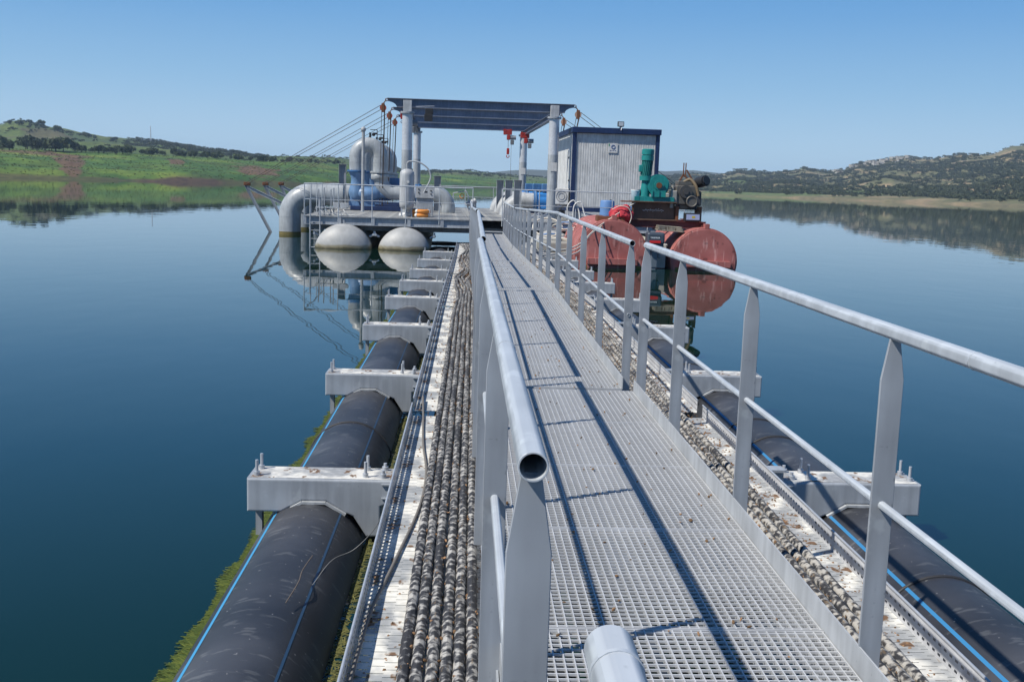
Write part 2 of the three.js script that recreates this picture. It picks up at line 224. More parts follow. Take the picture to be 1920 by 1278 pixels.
{
  const crowns = [crownGeo(520, 6.5, 5.2, 6), crownGeo(480, 5.2, 5.6, 5), crownGeo(560, 8, 5.4, 8)], trunk = merge([cyl([0, -.4, 0], [0, 1.9, 0], .22, 7, .14), cyl([0, 1.5, 0], [.8, 2.8, .2], .1, 5, .05), cyl([0, 1.6, 0], [-.7, 2.9, -.3], .1, 5, .05)]);
  const kinds = [['broad round-crowned olive tree on the green bank', 0], ['upright dark tree on the green bank', 1], ['wide dark oak spreading on the green bank', 2]];
  const add = (px, r, s) => { const a = az(px, 320), i = Math.floor(rnd() * 3), t = thing('bank_tree', kinds[i][0], 'tree', 'trees along the left bank', [Math.sin(a) * r, ground(a, r) - .1, -Math.cos(a) * r], rr(0, 6.28)); t.scale.setScalar(s); mesh('crown', crowns[i], i === 1 ? leafB : leafA, t, true); mesh('trunk', trunk, bark, t, true); };
  for (let i = 0; i < 46; i++) { const px = i < 22 ? rr(-20, 150) : rr(150, 500), p = prof(az(px, 320)); add(px, p.b + rr(-12, 40), px < 150 ? rr(.7, 1.15) : rr(.35, .7)); }
  for (let i = 0; i < 44; i++) { const px = rr(150, 640), p = prof(az(px, 320)); add(px, p.b + rr(-4, 14), rr(.3, .6)); }
  for (let i = 0; i < 18; i++) { const px = rr(20, 220), p = prof(az(px, 320)); add(px, p.r - rr(0, 60), rr(.45, .85)); }
  // woods and scrub that read as one mass
  const low = mergeGeometries([crownGeo(110, 6, 5, 4)]), spots = [], dummy = new THREE.Object3D(), col = new THREE.Color();
  const put = (px, r, s) => { const a = az(px, 330), h = ground(a, r); if (h < .6) return; spots.push([Math.sin(a) * r, h, -Math.cos(a) * r, s]); };
  for (let i = 0; i < 26000; i++) { const px = rr(1150, 2300), p = prof(az(px, 330)), t = Math.pow(rnd(), .8), r = lerp(p.s + 12, p.r + 12, t), a = az(px, 330), x = Math.sin(a) * r, z = -Math.cos(a) * r; const d = fbm(x * .009, z * .009, 12, 3) + fbm(x * .03, z * .03, 2, 2) * .5; if (d < rr(-.34, .18) || (t < .05 && rnd() < .7) || (t > .9 && rnd() < .5)) continue; put(px, r, rr(.28, .72)); }
  for (let i = 0; i < 5200; i++) { const px = rr(-300, 1150), p = prof(az(px, 330)), r = lerp(p.b, p.r + 20, Math.pow(rnd(), .6)), a = az(px, 330), x = Math.sin(a) * r, z = -Math.cos(a) * r; if (fbm(x * .012, z * .012, 15, 3) < rr(.02, .4) - (px > 460 ? .2 : 0)) continue; put(px, r, rr(.2, .6)); }
  for (let i = 0; i < 1500; i++) { const px = rr(235, 500), p = prof(az(px, 330)); put(px, lerp(p.b, p.r + 8, .55 + .45 * rnd()), rr(.3, .6)); }
  for (let i = 0; i < 4200; i++) { const px = rr(-100, 1100), p = prof(az(px, 330)); put(px, lerp(p.s + 5, p.b, rnd()), -rr(.03, .11)); }
  const inst = new THREE.InstancedMesh(low, new THREE.MeshStandardMaterial({ color: 0xffffff, roughness: .95, side: THREE.DoubleSide }), spots.length); inst.name = 'woodland';
  spots.forEach(([x, y, z, q], i) => { const s = Math.abs(q), herbShade = q < 0; dummy.position.set(x, y - .6 * s, z); dummy.rotation.y = rnd() * 6.28; dummy.scale.set(s * rr(.8, 1.3), s * rr(.75, 1.15), s * rr(.8, 1.3)); dummy.updateMatrix(); inst.setMatrixAt(i, dummy.matrix); const k = rnd(); inst.setColorAt(i, herbShade ? col.setRGB(lerp(.06, .15, k), lerp(.09, .17, k), lerp(.03, .05, k)) : col.setRGB(lerp(.032, .07, k), lerp(.047, .085, k), lerp(.026, .042, k))); });
  inst.userData = { kind: 'stuff', label: 'dark scrub and low trees covering the hillsides across the lake', category: 'woodland' }; inst.castShadow = inst.receiveShadow = true; scene.add(inst);
  // village high on the right-hand hill
  const roof = M(.30, .20, .15, .9), wallW = M(.46, .44, .40, .8);
  for (let i = 0; i < 46; i++) { const px = rr(1565, 1700), p = prof(az(px, 320)), k = (px - 1565) / 135, r = p.r - rr(15, 110) * (1 - k * .35), a = az(px, 320), h = thing('village_house', 'small white house in the hillside village across the lake', 'house', 'houses of the hillside village', [Math.sin(a) * r, ground(a, r), -Math.cos(a) * r], rr(-.5, .5)); const w = rr(2.2, 4.2), d = rr(3, 5), e = rr(1.4, 2.6); mesh('wall', box(-w / 2, w / 2, -2, e, -d / 2, d / 2), wallW, h); mesh('roof', box(-w / 2 - .15, w / 2 + .15, e, e + .35, -d / 2 - .15, d / 2 + .15), rnd() < .3 ? roof : wallW, h); }
  const am = az(282, 260), rm = 930, mast = thing('radio_mast', 'thin lattice radio mast on the ridge of the left hill', 'mast', null, [Math.sin(am) * rm, ground(am, rm), -Math.cos(am) * rm]); const mm = M(.42, .40, .42, .6), Hm = 12.5, legs = [];
  for (const [x, z] of [[-.5, -.4], [.5, -.4], [0, .55]]) mesh('leg', cyl([x, -1, z], [x * .35, Hm, z * .35], .09, 5), mm, mast); for (let i = 0; i < 10; i++) { const y = i * 1.25, k = 1 - y / Hm * .65; legs.push(bar([-.5 * k, y, -.4 * k], [.5 * k, y + 1.2, -.4 * k], .07, .07), bar([.5 * k, y, -.4 * k], [0, y + 1.2, .55 * k], .07, .07)); } mesh('bracing', legs, mm, mast);
}
// marker buoys off the left shore
for (const [px, py, m, l] of [[432, 338, barrelBlue, 'blue and white marker buoy floating off the green shore'], [448, 339, white, 'white round buoy floating off the green shore']]) { const d = ray(px, py), t = -EYE.y / d.y, o = thing('marker_buoy', l, 'buoy', null, [d.x * t, 0, d.z * t]); mesh('float', new THREE.SphereGeometry(.55, 14, 10).translate(0, .3, 0), white, o); mesh('top_mark', cyl([0, .7, 0], [0, 1.35, 0], .3, 10, .12), m, o); }

// ---------- gangway: hinged sections with grating, kick plates and pipe handrails
const XC = .72, HW = .62, pitchBar = .0333;
const panelGeo = (() => { const L = .98, l = []; for (let i = 0; i <= 34; i++) { const x = -.575 + i * (1.15 / 34); l.push(box(x - .0023, x + .0023, -.022, 0, -L, 0)); } for (let k = 0; k < 30; k++) { const z = -(k + .5) * L / 30; l.push(box(-.575, .575, -.009, -.0006, z - .0026, z + .0026)); } l.push(box(-.58, .58, -.03, .001, -L - .002, -L + .003), box(-.58, .58, -.03, .001, -.003, .002)); return metreUV(merge(l)); })();
function postGeo(h) {            // flat bar, sheared to a point under the rail, with a bolted plate at its foot
  const s = new THREE.Shape(); s.moveTo(-.035, -.17); s.lineTo(.035, -.17); s.lineTo(.035, h - .15); s.lineTo(.015, h - .02); s.lineTo(-.015, h - .02); s.lineTo(-.035, h - .15); s.closePath();
  return new THREE.ExtrudeGeometry(s, { depth: .008, bevelEnabled: true, bevelThickness: .0015, bevelSize: .0015, bevelSegments: 1 }).translate(0, 0, -.005);
}
const post = metreUV(postGeo(1.13)), bracket = metreUV(merge([rbox(-.006, .006, -.19, -.03, -.04, .04, .004), cyl([-.02, -.07, 0], [.006, -.07, 0], .011, 6), cyl([-.02, -.14, 0], [.006, -.14, 0], .011, 6)]));
function section(z0, y0, z1, y1, label, posts, xa = XC, xb = XC, hw = HW) {
  const L = Math.hypot(z0 - z1, y0 - y1), o = thing('gangway_section', label, 'gangway', 'gangway sections', [xa, y0, z0]); o.rotation.order = 'YXZ'; o.rotation.x = Math.atan2(y1 - y0, z0 - z1); o.rotation.y = Math.atan2(xa - xb, z0 - z1); o.scale.x = hw / HW;
  const n = Math.floor(L / 1.0), step = L / n; for (let i = 0; i < n; i++) { const g = mesh('grating_panel', panelGeo, zincBar, o, true); g.position.z = -i * step - .006; g.scale.z = (step - .012) / .98; }
  for (const s of [-1, 1]) {
    mesh('kick_plate', box(s * .583, s * .589, -.03, .088, -L + .01, -.01), greyLight, o);
    mesh('side_channel', [box(s * .592, s * .60, -.17, -.005, -L + .02, -.02), box(s * .545, s * .592, -.17, -.162, -L + .02, -.02), box(s * .56, s * .592, -.04, -.034, -L + .02, -.02)], grey, o);
    const a = posts[0], b = posts[posts.length - 1];
    mesh('top_rail', tubeOpen([s * HW, 1.13, -a + .04], [s * HW, 1.13, -b - .04], .0242, .003), railPaint, o); mesh('mid_rail', tubeOpen([s * HW, .57, -a + .01], [s * HW, .57, -b - .01], .0135, .0025, 12), railPaint, o);
    const w = []; for (let k = a + 1.1; k < b; k += 1.5) w.push(cyl([s * HW, 1.13, -k], [s * HW, 1.13, -k - .006], .0256, 16)); if (w.length) mesh('rail_weld', w, railPaint, o);
    for (const q of posts) { const p = mesh('post', post, grey, o, true); p.position.set(s * HW, 0, -q); const k = mesh('post_bracket', bracket, grey, o, true); k.position.set(s * .612, 0, -q - .035); }
  }
  const cr = []; for (let k = .5; k < L; k += 1.2) cr.push(box(-.59, .59, -.12, -.05, -k - .03, -k + .03)); mesh('cross_member', cr, grey, o); return o;
}
section(5.0, .87, -1.22, .885, 'gangway section at the observer\'s feet with its rail ending just ahead', [.3, 1.9, 3.5, 5.92], .77, .768, .625);
section(-1.36, .893, -8.02, .90, 'first full gangway section with pipe handrails and open steel grating', [.26, 1.9, 3.57, 5.22, 6.54], .732, .705, .625);
section(-8.11, .90, -15.3, .93, 'second gangway section beyond the first hinge gap, its rail showing an open pipe end', [.09, 1.9, 3.6, 5.3, 6.95], .680, .69, .575);
section(-15.39, .93, -22.8, .80, 'third gangway section sloping gently down towards the pump platform', [.16, 1.9, 3.6, 5.4, 7.2], .70, .66, .60);
section(-22.86, .79, -30.1, .67, 'fourth gangway section, the one before the last at the platform', [.16, 1.9, 3.6, 5.3, 7.0], .66, .65, .61);
section(-30.16, .665, -38.2, .68, 'last gangway section meeting the step of the pump platform', [.16, 1.9, 3.8, 5.8, 7.8], .65, .61, .60);

// ---------- floating pipes, their saddles and the trays
const PL = -1.03, PR = 2.80, PRAD = .372, PY = -.112;
const pathY = z => z > -15 ? lerp(.0, .04, sm(0, -15, z)) : lerp(.04, -.14, sm(-15, -30, z));   // the line rides a little lower towards the platform
for (const [cx, side, lab] of [[PL, -1, 'black floating water pipe with blue stripes on the algae-lined side of the gangway'], [PR, 1, 'black floating water pipe with blue stripe beyond the cable tray with the tall wall']]) {
  const o = thing('floating_pipe', lab, 'pipe', null, [cx, 0, 0]); const pts = []; for (let z = 4; z >= -38; z -= .5) pts.push(V(0, PY + pathY(z), z)); const g = sweep(pts, PRAD, 48, true); const uv = g.attributes.uv; for (let i = 0; i < uv.count; i++) uv.setX(i, uv.getX(i) * 2); mesh('pipe_wall', g, hdpe, o, true);
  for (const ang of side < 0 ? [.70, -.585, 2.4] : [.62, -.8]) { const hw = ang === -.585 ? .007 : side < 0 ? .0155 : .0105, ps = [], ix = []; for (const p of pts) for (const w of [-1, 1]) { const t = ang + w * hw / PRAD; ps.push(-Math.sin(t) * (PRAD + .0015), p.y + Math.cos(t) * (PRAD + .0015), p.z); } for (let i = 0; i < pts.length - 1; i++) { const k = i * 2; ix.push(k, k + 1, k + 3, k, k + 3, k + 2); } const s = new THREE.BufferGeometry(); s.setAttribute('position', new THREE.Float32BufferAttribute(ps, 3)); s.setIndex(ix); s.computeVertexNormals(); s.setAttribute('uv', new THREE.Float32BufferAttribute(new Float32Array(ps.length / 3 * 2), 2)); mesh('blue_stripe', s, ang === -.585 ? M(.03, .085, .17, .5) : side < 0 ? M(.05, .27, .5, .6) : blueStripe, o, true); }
  for (const z of side < 0 ? [-9.4, -21, -33] : [-5.8, -9.2, -9.9, -13, -21]) mesh('weld_bead', new THREE.TorusGeometry(PRAD + .002, .011, 8, 48).translate(0, PY + pathY(z), z), blackRubber, o);
}
const saddleGeo = (() => { // front outline: beam over the pipe with an arch, long leg on the tray side
  const s = new THREE.Shape(); [[-.43, .195], [-.43, .425], [.60, .425], [.60, .30], [.47, .24], [.47, .03], [.375, .03], [.285, .17], [.23, .195], [.10, .275], [-.06, .275], [-.20, .195]].forEach((p, i) => i ? s.lineTo(...p) : s.moveTo(...p)); s.closePath();
  return metreUV(new THREE.ExtrudeGeometry(s, { depth: .30, bevelEnabled: true, bevelThickness: .014, bevelSize: .014, bevelOffset: -.014, bevelSegments: 3 }).translate(0, 0, -.30));
})();
const topPlate = metreUV(rbox(-.41, .58, .4255, .4285, -.29, .0 - .01, .001, 1)), liner = metreUV(merge([[-.205, .187, -.06, .267], [-.06, .267, .10, .267], [.10, .267, .235, .187]].map(([a, b, c, d]) => bar([a, b, .018], [c, d, .018], .04, .016))));
const stud = metreUV(merge([cyl([0, .42, 0], [0, .535, 0], .011, 8), cyl([0, .428, 0], [0, .455, 0], .021, 6)])), nut = metreUV(merge([cyl([0, .428, 0], [0, .456, 0], .024, 6), cyl([0, .45, 0], [0, .48, 0], .012, 8)])), leg = metreUV(box(-.022, .022, -.9, .2, -.03, .03));
const channel = metreUV(merge([box(.475, .60, .395, .405, .0, .03), box(.475, .60, .30, .308, .0, .03), box(.535, .545, .308, .395, .0, .03), box(.50, .57, .255, .30, -.002, .022)]));
function saddle(z, cx, flip, dy, label, group) {
  const o = thing('pipe_saddle', label, 'pipe bracket', group, [cx, dy, z]); if (flip) o.rotation.y = Math.PI, o.position.z -= .30;
  mesh('beam', saddleGeo, grey, o, true); mesh('top_plate', topPlate, stained, o, true); const l = mesh('arch_liner', liner, greyLight, o, true); if (flip) l.position.z = -.336;
  for (const [x, q] of [[-.375, -.06], [-.375, -.23], [.36, -.06], [.36, -.23]]) { const b = mesh('stud', stud, zinc, o, true); b.position.set(x, 0, q); } for (const q of [-.05, -.24]) { const b = mesh('nut', nut, zinc, o, true); b.position.set(.48, 0, q); }
  const p = mesh('leg', leg, grey, o, true); p.position.set(-.375, 0, -.15); const c = mesh('channel_stub', channel, grey, o, true); if (flip) c.position.z = -.33; return o;
}
const SZ = [-7.0, -10.9, -14.7, -18.6, -22.4, -26.2, -30, -33.6], SZR = [-7.15, -11.3, -15.2, -19.2, -23.2, -27.2, -31.2, -34.6];
const nth = ['first', 'second', 'third', 'fourth', 'fifth', 'sixth', 'seventh', 'eighth'];
for (const z of [-3.2]) { saddle(z + .0 + 2.9, PL, false, 0, 'steel pipe saddle behind the observer on the algae-lined pipe', 'pipe saddles'); saddle(-2.9, PR, true, 0, 'steel pipe saddle on the pipe beyond the tall-walled tray, nearest the start', 'pipe saddles'); }
SZ.forEach((z, i) => saddle(z, PL, false, pathY(z), `grey steel saddle over the algae-lined pipe, ${nth[i]} along it towards the platform`, 'pipe saddles'));
SZR.forEach((z, i) => saddle(z, PR, true, pathY(z), `grey steel saddle over the pipe beyond the rust-littered tray, ${nth[i]} along it`, 'pipe saddles'));
// cross beams that carry trays and gangway
SZ.forEach((z, i) => solo('cross_beam', `grey cross beam under the trays at the ${nth[i]} saddle of the algae-lined pipe`, 'beam', 'cross beams', iBeam([-.46, .46 + pathY(z), z - .15], [2.24, .46 + pathY(z), z - .15], .13, .12), grey));

const breaks = [[2, -8.25], [-8.45, -15.6], [-15.75, -22.7], [-22.9, -29.2], [-29.4, -36.5]], gy = z => z > -15 ? .60 + .03 * sm(-1, -15, z) : lerp(.63, .40, sm(-15, -31, z));
function tray(z0, z1, xa, xb, wallX, label, group) {       // perforated sheet with a slotted upstand and rolled edges
  const y0 = gy(z0), y1 = gy(z1), L = z0 - z1, o = thing('cable_tray', label, 'cable tray', group, [0, y0, z0]); o.rotation.x = Math.atan2(y1 - y0, L);
  const pl = new THREE.PlaneGeometry(xb - xa, L, 1, 8).rotateX(-Math.PI / 2).translate((xa + xb) / 2, 0, -L / 2), u = pl.attributes.uv, p = pl.attributes.position; for (let i = 0; i < u.count; i++) u.setXY(i, p.getX(i), p.getZ(i)); mesh('tray_sheet', pl, trayMat, o, true);
  for (const x of [xa, xb]) { const tall = x === wallX, h = tall ? .105 : .06, w = new THREE.PlaneGeometry(L, h).rotateY(Math.PI / 2).translate(x, h / 2, -L / 2), q = w.attributes.uv; for (let i = 0; i < q.count; i++) q.setXY(i, q.getX(i) * L, q.getY(i) * h); mesh('tray_wall', w, trayWall, o, true); mesh('rolled_edge', cyl([x, h, 0], [x, h, -L], .0065, 8), zinc, o); }
}
breaks.forEach(([a, b], i) => { tray(a, b, -.42, .10, -.42, `perforated cable tray beside the algae-lined pipe, ${nth[i]} length`, 'cable trays'); tray(a - .15, b - .15, 1.37, 1.93, 1.93, `perforated cable tray littered with rust-brown debris, ${nth[i]} length`, 'cable trays'); });
function cablePts(x0, side, ph, i) { const pts = []; for (let z = 2; z > -36; z -= z > -14 ? .022 : .06) { const far = sm(-13, -22, z), wav = (side < 0 ? .4 : 1) * (Math.sin(z * .55 + ph) * .006 + fbm(z * .5, i * 3.1, ph, 2) * .018) + Math.sin(z * .3) * .008 + far * (Math.sin(z * .8 + side) * .055 * side + fbm(z * .35, i * .4, 4, 2) * .16); const drop = Math.min(0, 0); pts.push(V(x0 + wav, gy(z) + .026 + Math.abs(fbm(z * .7, i, 5, 2)) * .012 + drop, z)); } return pts; }
for (const side of [-1, 1]) for (let i = 0; i < (side < 0 ? 6 : 7); i++) {
  const x0 = side < 0 ? -.203 + i * .0525 : 1.44 + i * .0525, pts = cablePts(x0, side, i * 1.7 + side, i + (side > 0 ? 10 : 0));
  const g = sweep(pts, (k, a, l) => .0238 + n3(l * 14, i * 5 + side, Math.cos(a)) * .0028 + Math.max(0, fbm(l * 17, i * 9 + side * 4, Math.sin(a) * 1.5, 3)) * (side < 0 ? .006 : .014), 9, true); const uv = g.attributes.uv, off = i * .37 + side; for (let k = 0; k < uv.count; k++) uv.setY(k, uv.getY(k) + off * 4);
  solo('power_cable', side < 0 ? `dropping-crusted power cable, ${nth[i]} from the bare strip of the tray by the algae-lined pipe` : `heavily crusted power cable, ${nth[i]} from the kick plate in the rust-littered tray`, 'cable', side < 0 ? 'cables in the tray by the algae-lined pipe' : 'cables in the rust-littered tray', g, side < 0 ? rubber : crusted, true);
}
{ // thin loose lead lying along the slotted wall, and a stray wire over the pipe
  const p = new THREE.CatmullRomCurve3([V(-.40, .64, -3.2), V(-.385, .63, -4.3), V(-.33, .625, -4.9), V(-.245, .62, -5.9), V(-.24, .62, -6.6), V(-.29, .625, -7.3), V(-.33, .63, -8.2), V(-.36, .66, -8.8)]).getPoints(60); solo('loose_lead', 'thin grey loose lead snaking across the bare tray sheet', 'cable', null, sweep(p, .0085, 8), M(.16, .15, .14, .8), true);
  const q = new THREE.CatmullRomCurve3([V(-.80, .285, -5.5), V(-.72, .34, -5.75), V(-.62, .36, -5.85), V(-.5, .5, -5.8), V(-.43, .66, -5.7)]).getPoints(24); solo('stray_wire', 'thin stray wire arching from the tray onto the black pipe', 'wire', null, sweep(q, .0025, 5), M(.2, .2, .2, .6), true);
  const s = new THREE.CatmullRomCurve3([V(-.90, .285, -5.25), V(-.875, .30, -5.5), V(-.885, .29, -5.7), V(-.865, .287, -5.95)]).getPoints(14); solo('twig', 'dry curved twig lying on the black pipe', 'twig', null, sweep(s, .003, 5), M(.14, .11, .09, .9), true);
}
{ // weed at the water line and brown litter
  const blade = (() => { const g = new THREE.PlaneGeometry(.009, .1, 1, 2).rotateX(-Math.PI / 2); return g; })(), wm = new THREE.MeshStandardMaterial({ color: 0xffffff, roughness: .9, side: THREE.DoubleSide }), d = new THREE.Object3D(), c = new THREE.Color();
  const N = 26000, w = new THREE.InstancedMesh(blade, wm, N); w.name = 'pond_weed';
  for (let i = 0; i < N; i++) { const inner = i > N * .62, z = -rr(2.5, inner ? 30 : 24), sp = inner ? rr(0, .24) : Math.pow(rnd(), 1.6) * (.012 + .085 * clamp(.35 + fbm(z * 2.3, 2, 1, 3) * 2.2)); let x = inner ? -.655 + sp : PL - .362 - sp; if (inner && fbm(x * 9, z * 4, 3, 2) < -.02) x = -.66 + rnd() * .03; d.position.set(x, rr(.001, .005), z); d.rotation.set(rr(-.03, .03), inner ? rr(0, 6.3) : rr(.6, 2.2), rr(-.15, .15)); d.scale.setScalar(rr(.35, 1)); d.updateMatrix(); w.setMatrixAt(i, d.matrix); const k = rnd(); w.setColorAt(i, inner ? c.setRGB(lerp(.06, .16, k), lerp(.07, .15, k), lerp(.02, .04, k)) : c.setRGB(lerp(.03, .11, k), lerp(.06, .135, k), lerp(.006, .016, k))); }
  w.userData = { kind: 'stuff', label: 'bright green weed fringing the black pipe at the water line', category: 'weed' }; scene.add(w);
  const flake = new THREE.IcosahedronGeometry(.008, 0), NL = 11000, f = new THREE.InstancedMesh(flake, new THREE.MeshStandardMaterial({ color: 0xffffff, roughness: 1 }), NL); f.name = 'dry_litter';
  for (let i = 0; i < NL; i++) { const z = -rr(1.4, 30), k = rnd(); let x, y; if (k < .3) { x = rr(-.23, .075); y = gy(z) + .02 + rnd() * .026; } else if (k < .35) { x = rr(-.40, -.2); y = gy(z) + .004; } else if (k < .96) { x = rr(1.39, 1.9); y = gy(z) + (x < 1.7 ? .025 + rnd() * .026 : .004); } else { x = rr(.2, 1.28); y = (z > -8 ? .893 - (z + 1.36) * .001 : z > -15.3 ? .9 - (z + 8.08) * .0042 : .93 + (z + 15.36) * .0175) + .006; } d.position.set(x, y, z); d.rotation.set(rr(0, 6), rr(0, 6), rr(0, 6)); d.scale.set(rr(.4, 1.5), rr(.25, .7), rr(.4, 1.3)); d.updateMatrix(); f.setMatrixAt(i, d.matrix); const q = rnd(); f.setColorAt(i, c.setRGB(lerp(.10, .34, q), lerp(.06, .2, q), lerp(.03, .11, q))); }
  f.userData = { kind: 'stuff', label: 'crumbs of dry brown litter scattered over cables and grating', category: 'litter' }; scene.add(f);
}

// ---------- pump platform (turned a little against the gangway)
const TH = 1.5 * Math.PI / 180, AX = .33, AZ = -41, DK = 1.13;
const W = (x, z) => [AX + x * Math.cos(TH) + z * Math.sin(TH), AZ - x * Math.sin(TH) + z * Math.cos(TH)];
const pthing = (name, label, cat, group, [x, y, z], turn = 0) => { const [wx, wz] = W(x, z); return thing(name, label, cat, group, [wx, y, wz], TH + turn); };
{
  const o = pthing('pump_platform', 'grey steel floating pump platform on white domed pontoons', 'platform', null, [0, 0, 0]); const x0 = -6.4, x1 = 7.6, zf = 2.05, zb = -17.5;
  for (let x = x0; x < x1 - .1; x += 2) for (let z = zf; z > zb + .1; z -= 3.9) mesh('deck_plate', box(x + .008, Math.min(x + 2, x1) - .008, DK - .012, DK + rr(0, .003), z - .008, Math.max(z - 3.9, zb) + .008), deckMat, o);
  for (const [a, b] of [[x0, -.32], [.85, x1]]) { mesh('edge_channel', [box(a, b, DK - .31, DK - .013, zf - .02, zf), box(a, b, DK - .31, DK - .295, zf, zf + .07), box(a, b, DK - .028, DK - .013, zf, zf + .07)], grey, o); }
  for (const x of [-6.35, -5.1, -3.9, -2.6, -1.4, -.36, 1.0, 2.4, 3.8, 5.2, 6.6]) mesh('stiffener', box(x - .06, x + .06, DK - .295, DK - .03, zf + .002, zf + .06), grey, o);
  for (const x of [x0 + .01, x1 - .01]) mesh('side_channel', box(x - .01, x + .01, DK - .31, DK - .013, zb, zf - .03), grey, o);
  for (const z of [1.2, -2.5, -6.5, -10.5, -14.5]) mesh('under_beam', iBeam([x0 + .1, DK - .42, z], [x1 - .1, DK - .42, z], .2, .16), grey, o);
  mesh('step', [box(-.30, .83, .72, .74, 1.75, 2.5), box(-.30, -.27, .40, .72, 2.4, 2.44), box(.80, .83, .40, .72, 2.4, 2.44), box(-.30, .83, .42, .45, 2.4, 2.43)], grey, o);
  // pontoons with a stained band at the water line
  for (const [px, r] of [[-4.95, 1.03], [-2.75, .96], [2.6, 1], [5.2, 1]]) { const pr = []; for (let i = 0; i <= 14; i++) { const t = i / 14 * Math.PI / 2; pr.push(new THREE.Vector2(Math.sin(t) * r, 2.9 - .62 + Math.cos(t) * .62 + .0)); } pr.push(new THREE.Vector2(r, -15), new THREE.Vector2(0.01, -15.5)); const g = new THREE.LatheGeometry(pr.flatMap((p, i) => { const q = pr[i + 1]; if (!q) return [p]; const n = i >= 14 ? 1 : 3; return Array.from({ length: n }, (_, k) => p.clone().lerp(q, k / n)); }), 96).rotateX(Math.PI / 2).rotateZ(0); g.translate(px, -.16, 0); const p = g.attributes.position, col = []; for (let i = 0; i < p.count; i++) { const y = p.getY(i) + fbm(p.getX(i) * 3, p.getZ(i) * 3, 1, 3) * .05, b = sm(.17, .10, y), k = sm(.06, .03, y); const c = [lerp(1, .62, b), lerp(1, .55, b), lerp(1, .36, b)]; col.push(lerp(c[0], .2, k), lerp(c[1], .17, k), lerp(c[2], .08, k)); } g.setAttribute('color', new THREE.Float32BufferAttribute(col, 3)); const m = new THREE.Mesh(g, pontoonPaint); m.name = 'pontoon'; m.castShadow = m.receiveShadow = true; o.add(m); mesh('lifting_eye', [box(px - .03, px + .03, r - .17, r - .02, 2.1, 2.13)], grey, o); for (const s of [-1, 1]) mesh('valve', [cyl([px + s * .92, .42, 1.9], [px + s * 1.12, .52, 1.9], .05, 10), cyl([px + s * 1.08, .43, 1.9], [px + s * 1.08, .62, 1.9], .03, 8), cyl([px + s * 1.06, .5, 1.78], [px + s * 1.06, .5, 2.02], .045, 10)], zinc, o); }
  // guard rails
  const rail = (xa, za, xb, zb2, n, open) => { for (const h of [1.14, .58]) mesh(h > 1 ? 'top_rail' : 'mid_rail', cyl([xa, DK + h, za], [xb, DK + h, zb2], h > 1 ? .022 : .012, 10), railPaint, o); for (let i = 0; i <= n; i++) { const t = i / n; mesh('rail_post', cyl([lerp(xa, xb, t), DK - .2, lerp(za, zb2, t)], [lerp(xa, xb, t), DK + 1.14, lerp(za, zb2, t)], .017, 8), railPaint, o); } };
  rail(-6.36, 2.1, -.30, 2.1, 5); rail(.78, 2.1, 7.5, 2.1, 5); rail(-6.36, 2.08, -6.36, -3.6, 3); rail(-6.3, -17.4, 7.5, -17.4, 9);
  mesh('ladder', [cyl([-6.15, -.6, 2.12], [-6.15, DK + .6, 2.12], .022, 8), cyl([-5.8, -.6, 2.12], [-5.8, DK + .6, 2.12], .022, 8), ...[-.3, 0, .3, .6, .9].map(y => cyl([-6.15, y, 2.12], [-5.8, y, 2.12], .012, 6))], zinc, o);
}
{ // portal frame that carries the hoists
  const o = pthing('portal_frame', 'tall grey portal frame of four pipe columns and cross beams over the platform', 'gantry', null, [0, DK, 0]), B = 5.38 - DK;
  for (const x of [-2.785, 2.785]) for (const z of [0, -15.5]) { const c = mesh('column', cyl([x, 0, z], [x, 3.62 - DK, z], .2, 28), pipeGrey, o); mesh('column_upper', cyl([x, 3.62 - DK, z], [x, 5.02 - DK, z], .195, 28), alu, c); mesh('column_flange', flange([x, 4.98 - DK, z], [x, 5.04 - DK, z], .27), grey, c); mesh('base_flange', flange([x, .0, z], [x, .04, z], .3), grey, c); mesh('head_box', rbox(x - .16, x + .16, 5.04 - DK, 5.46 - DK, z - .12, z + .16, .01), greyLight, c); }
  for (const z of [-.3, -5.2, -10.3, -15.3]) { const L = 3.56; const w = new THREE.Shape(); w.moveTo(-L, .15); w.lineTo(L, .15); w.lineTo(L, .05); w.quadraticCurveTo(L - .3, .02, L - .36, -.15); w.lineTo(-L + .36, -.15); w.quadraticCurveTo(-L + .3, .02, -L, .05); w.closePath(); const m = mesh('cross_beam', [new THREE.ExtrudeGeometry(w, { depth: .014, bevelEnabled: false }).translate(0, B, z - .007), box(-L, L, B + .15, B + .168, z - .11, z + .11), box(-L + .36, L - .36, B - .168, B - .15, z - .11, z + .11)], beamBlue, o); for (const s of [-1, 1]) mesh('lug', new THREE.TorusGeometry(.05, .014, 6, 14).translate(s * (L + .03), B + .1, z), rust, m); }
  for (const x of [-2.785, 2.785]) mesh('runway_beam', iBeam([x, 5.10 - DK, -.1], [x, 5.10 - DK, -15.6], .22, .18), beamBlue, o);
  for (const [x, z] of [[2.785, 0], [2.785, -15.5]]) mesh('notice_plate', box(x - .13, x + .13, 3.0 - DK, 3.33 - DK, z + .205, z + .208), white, o);
}
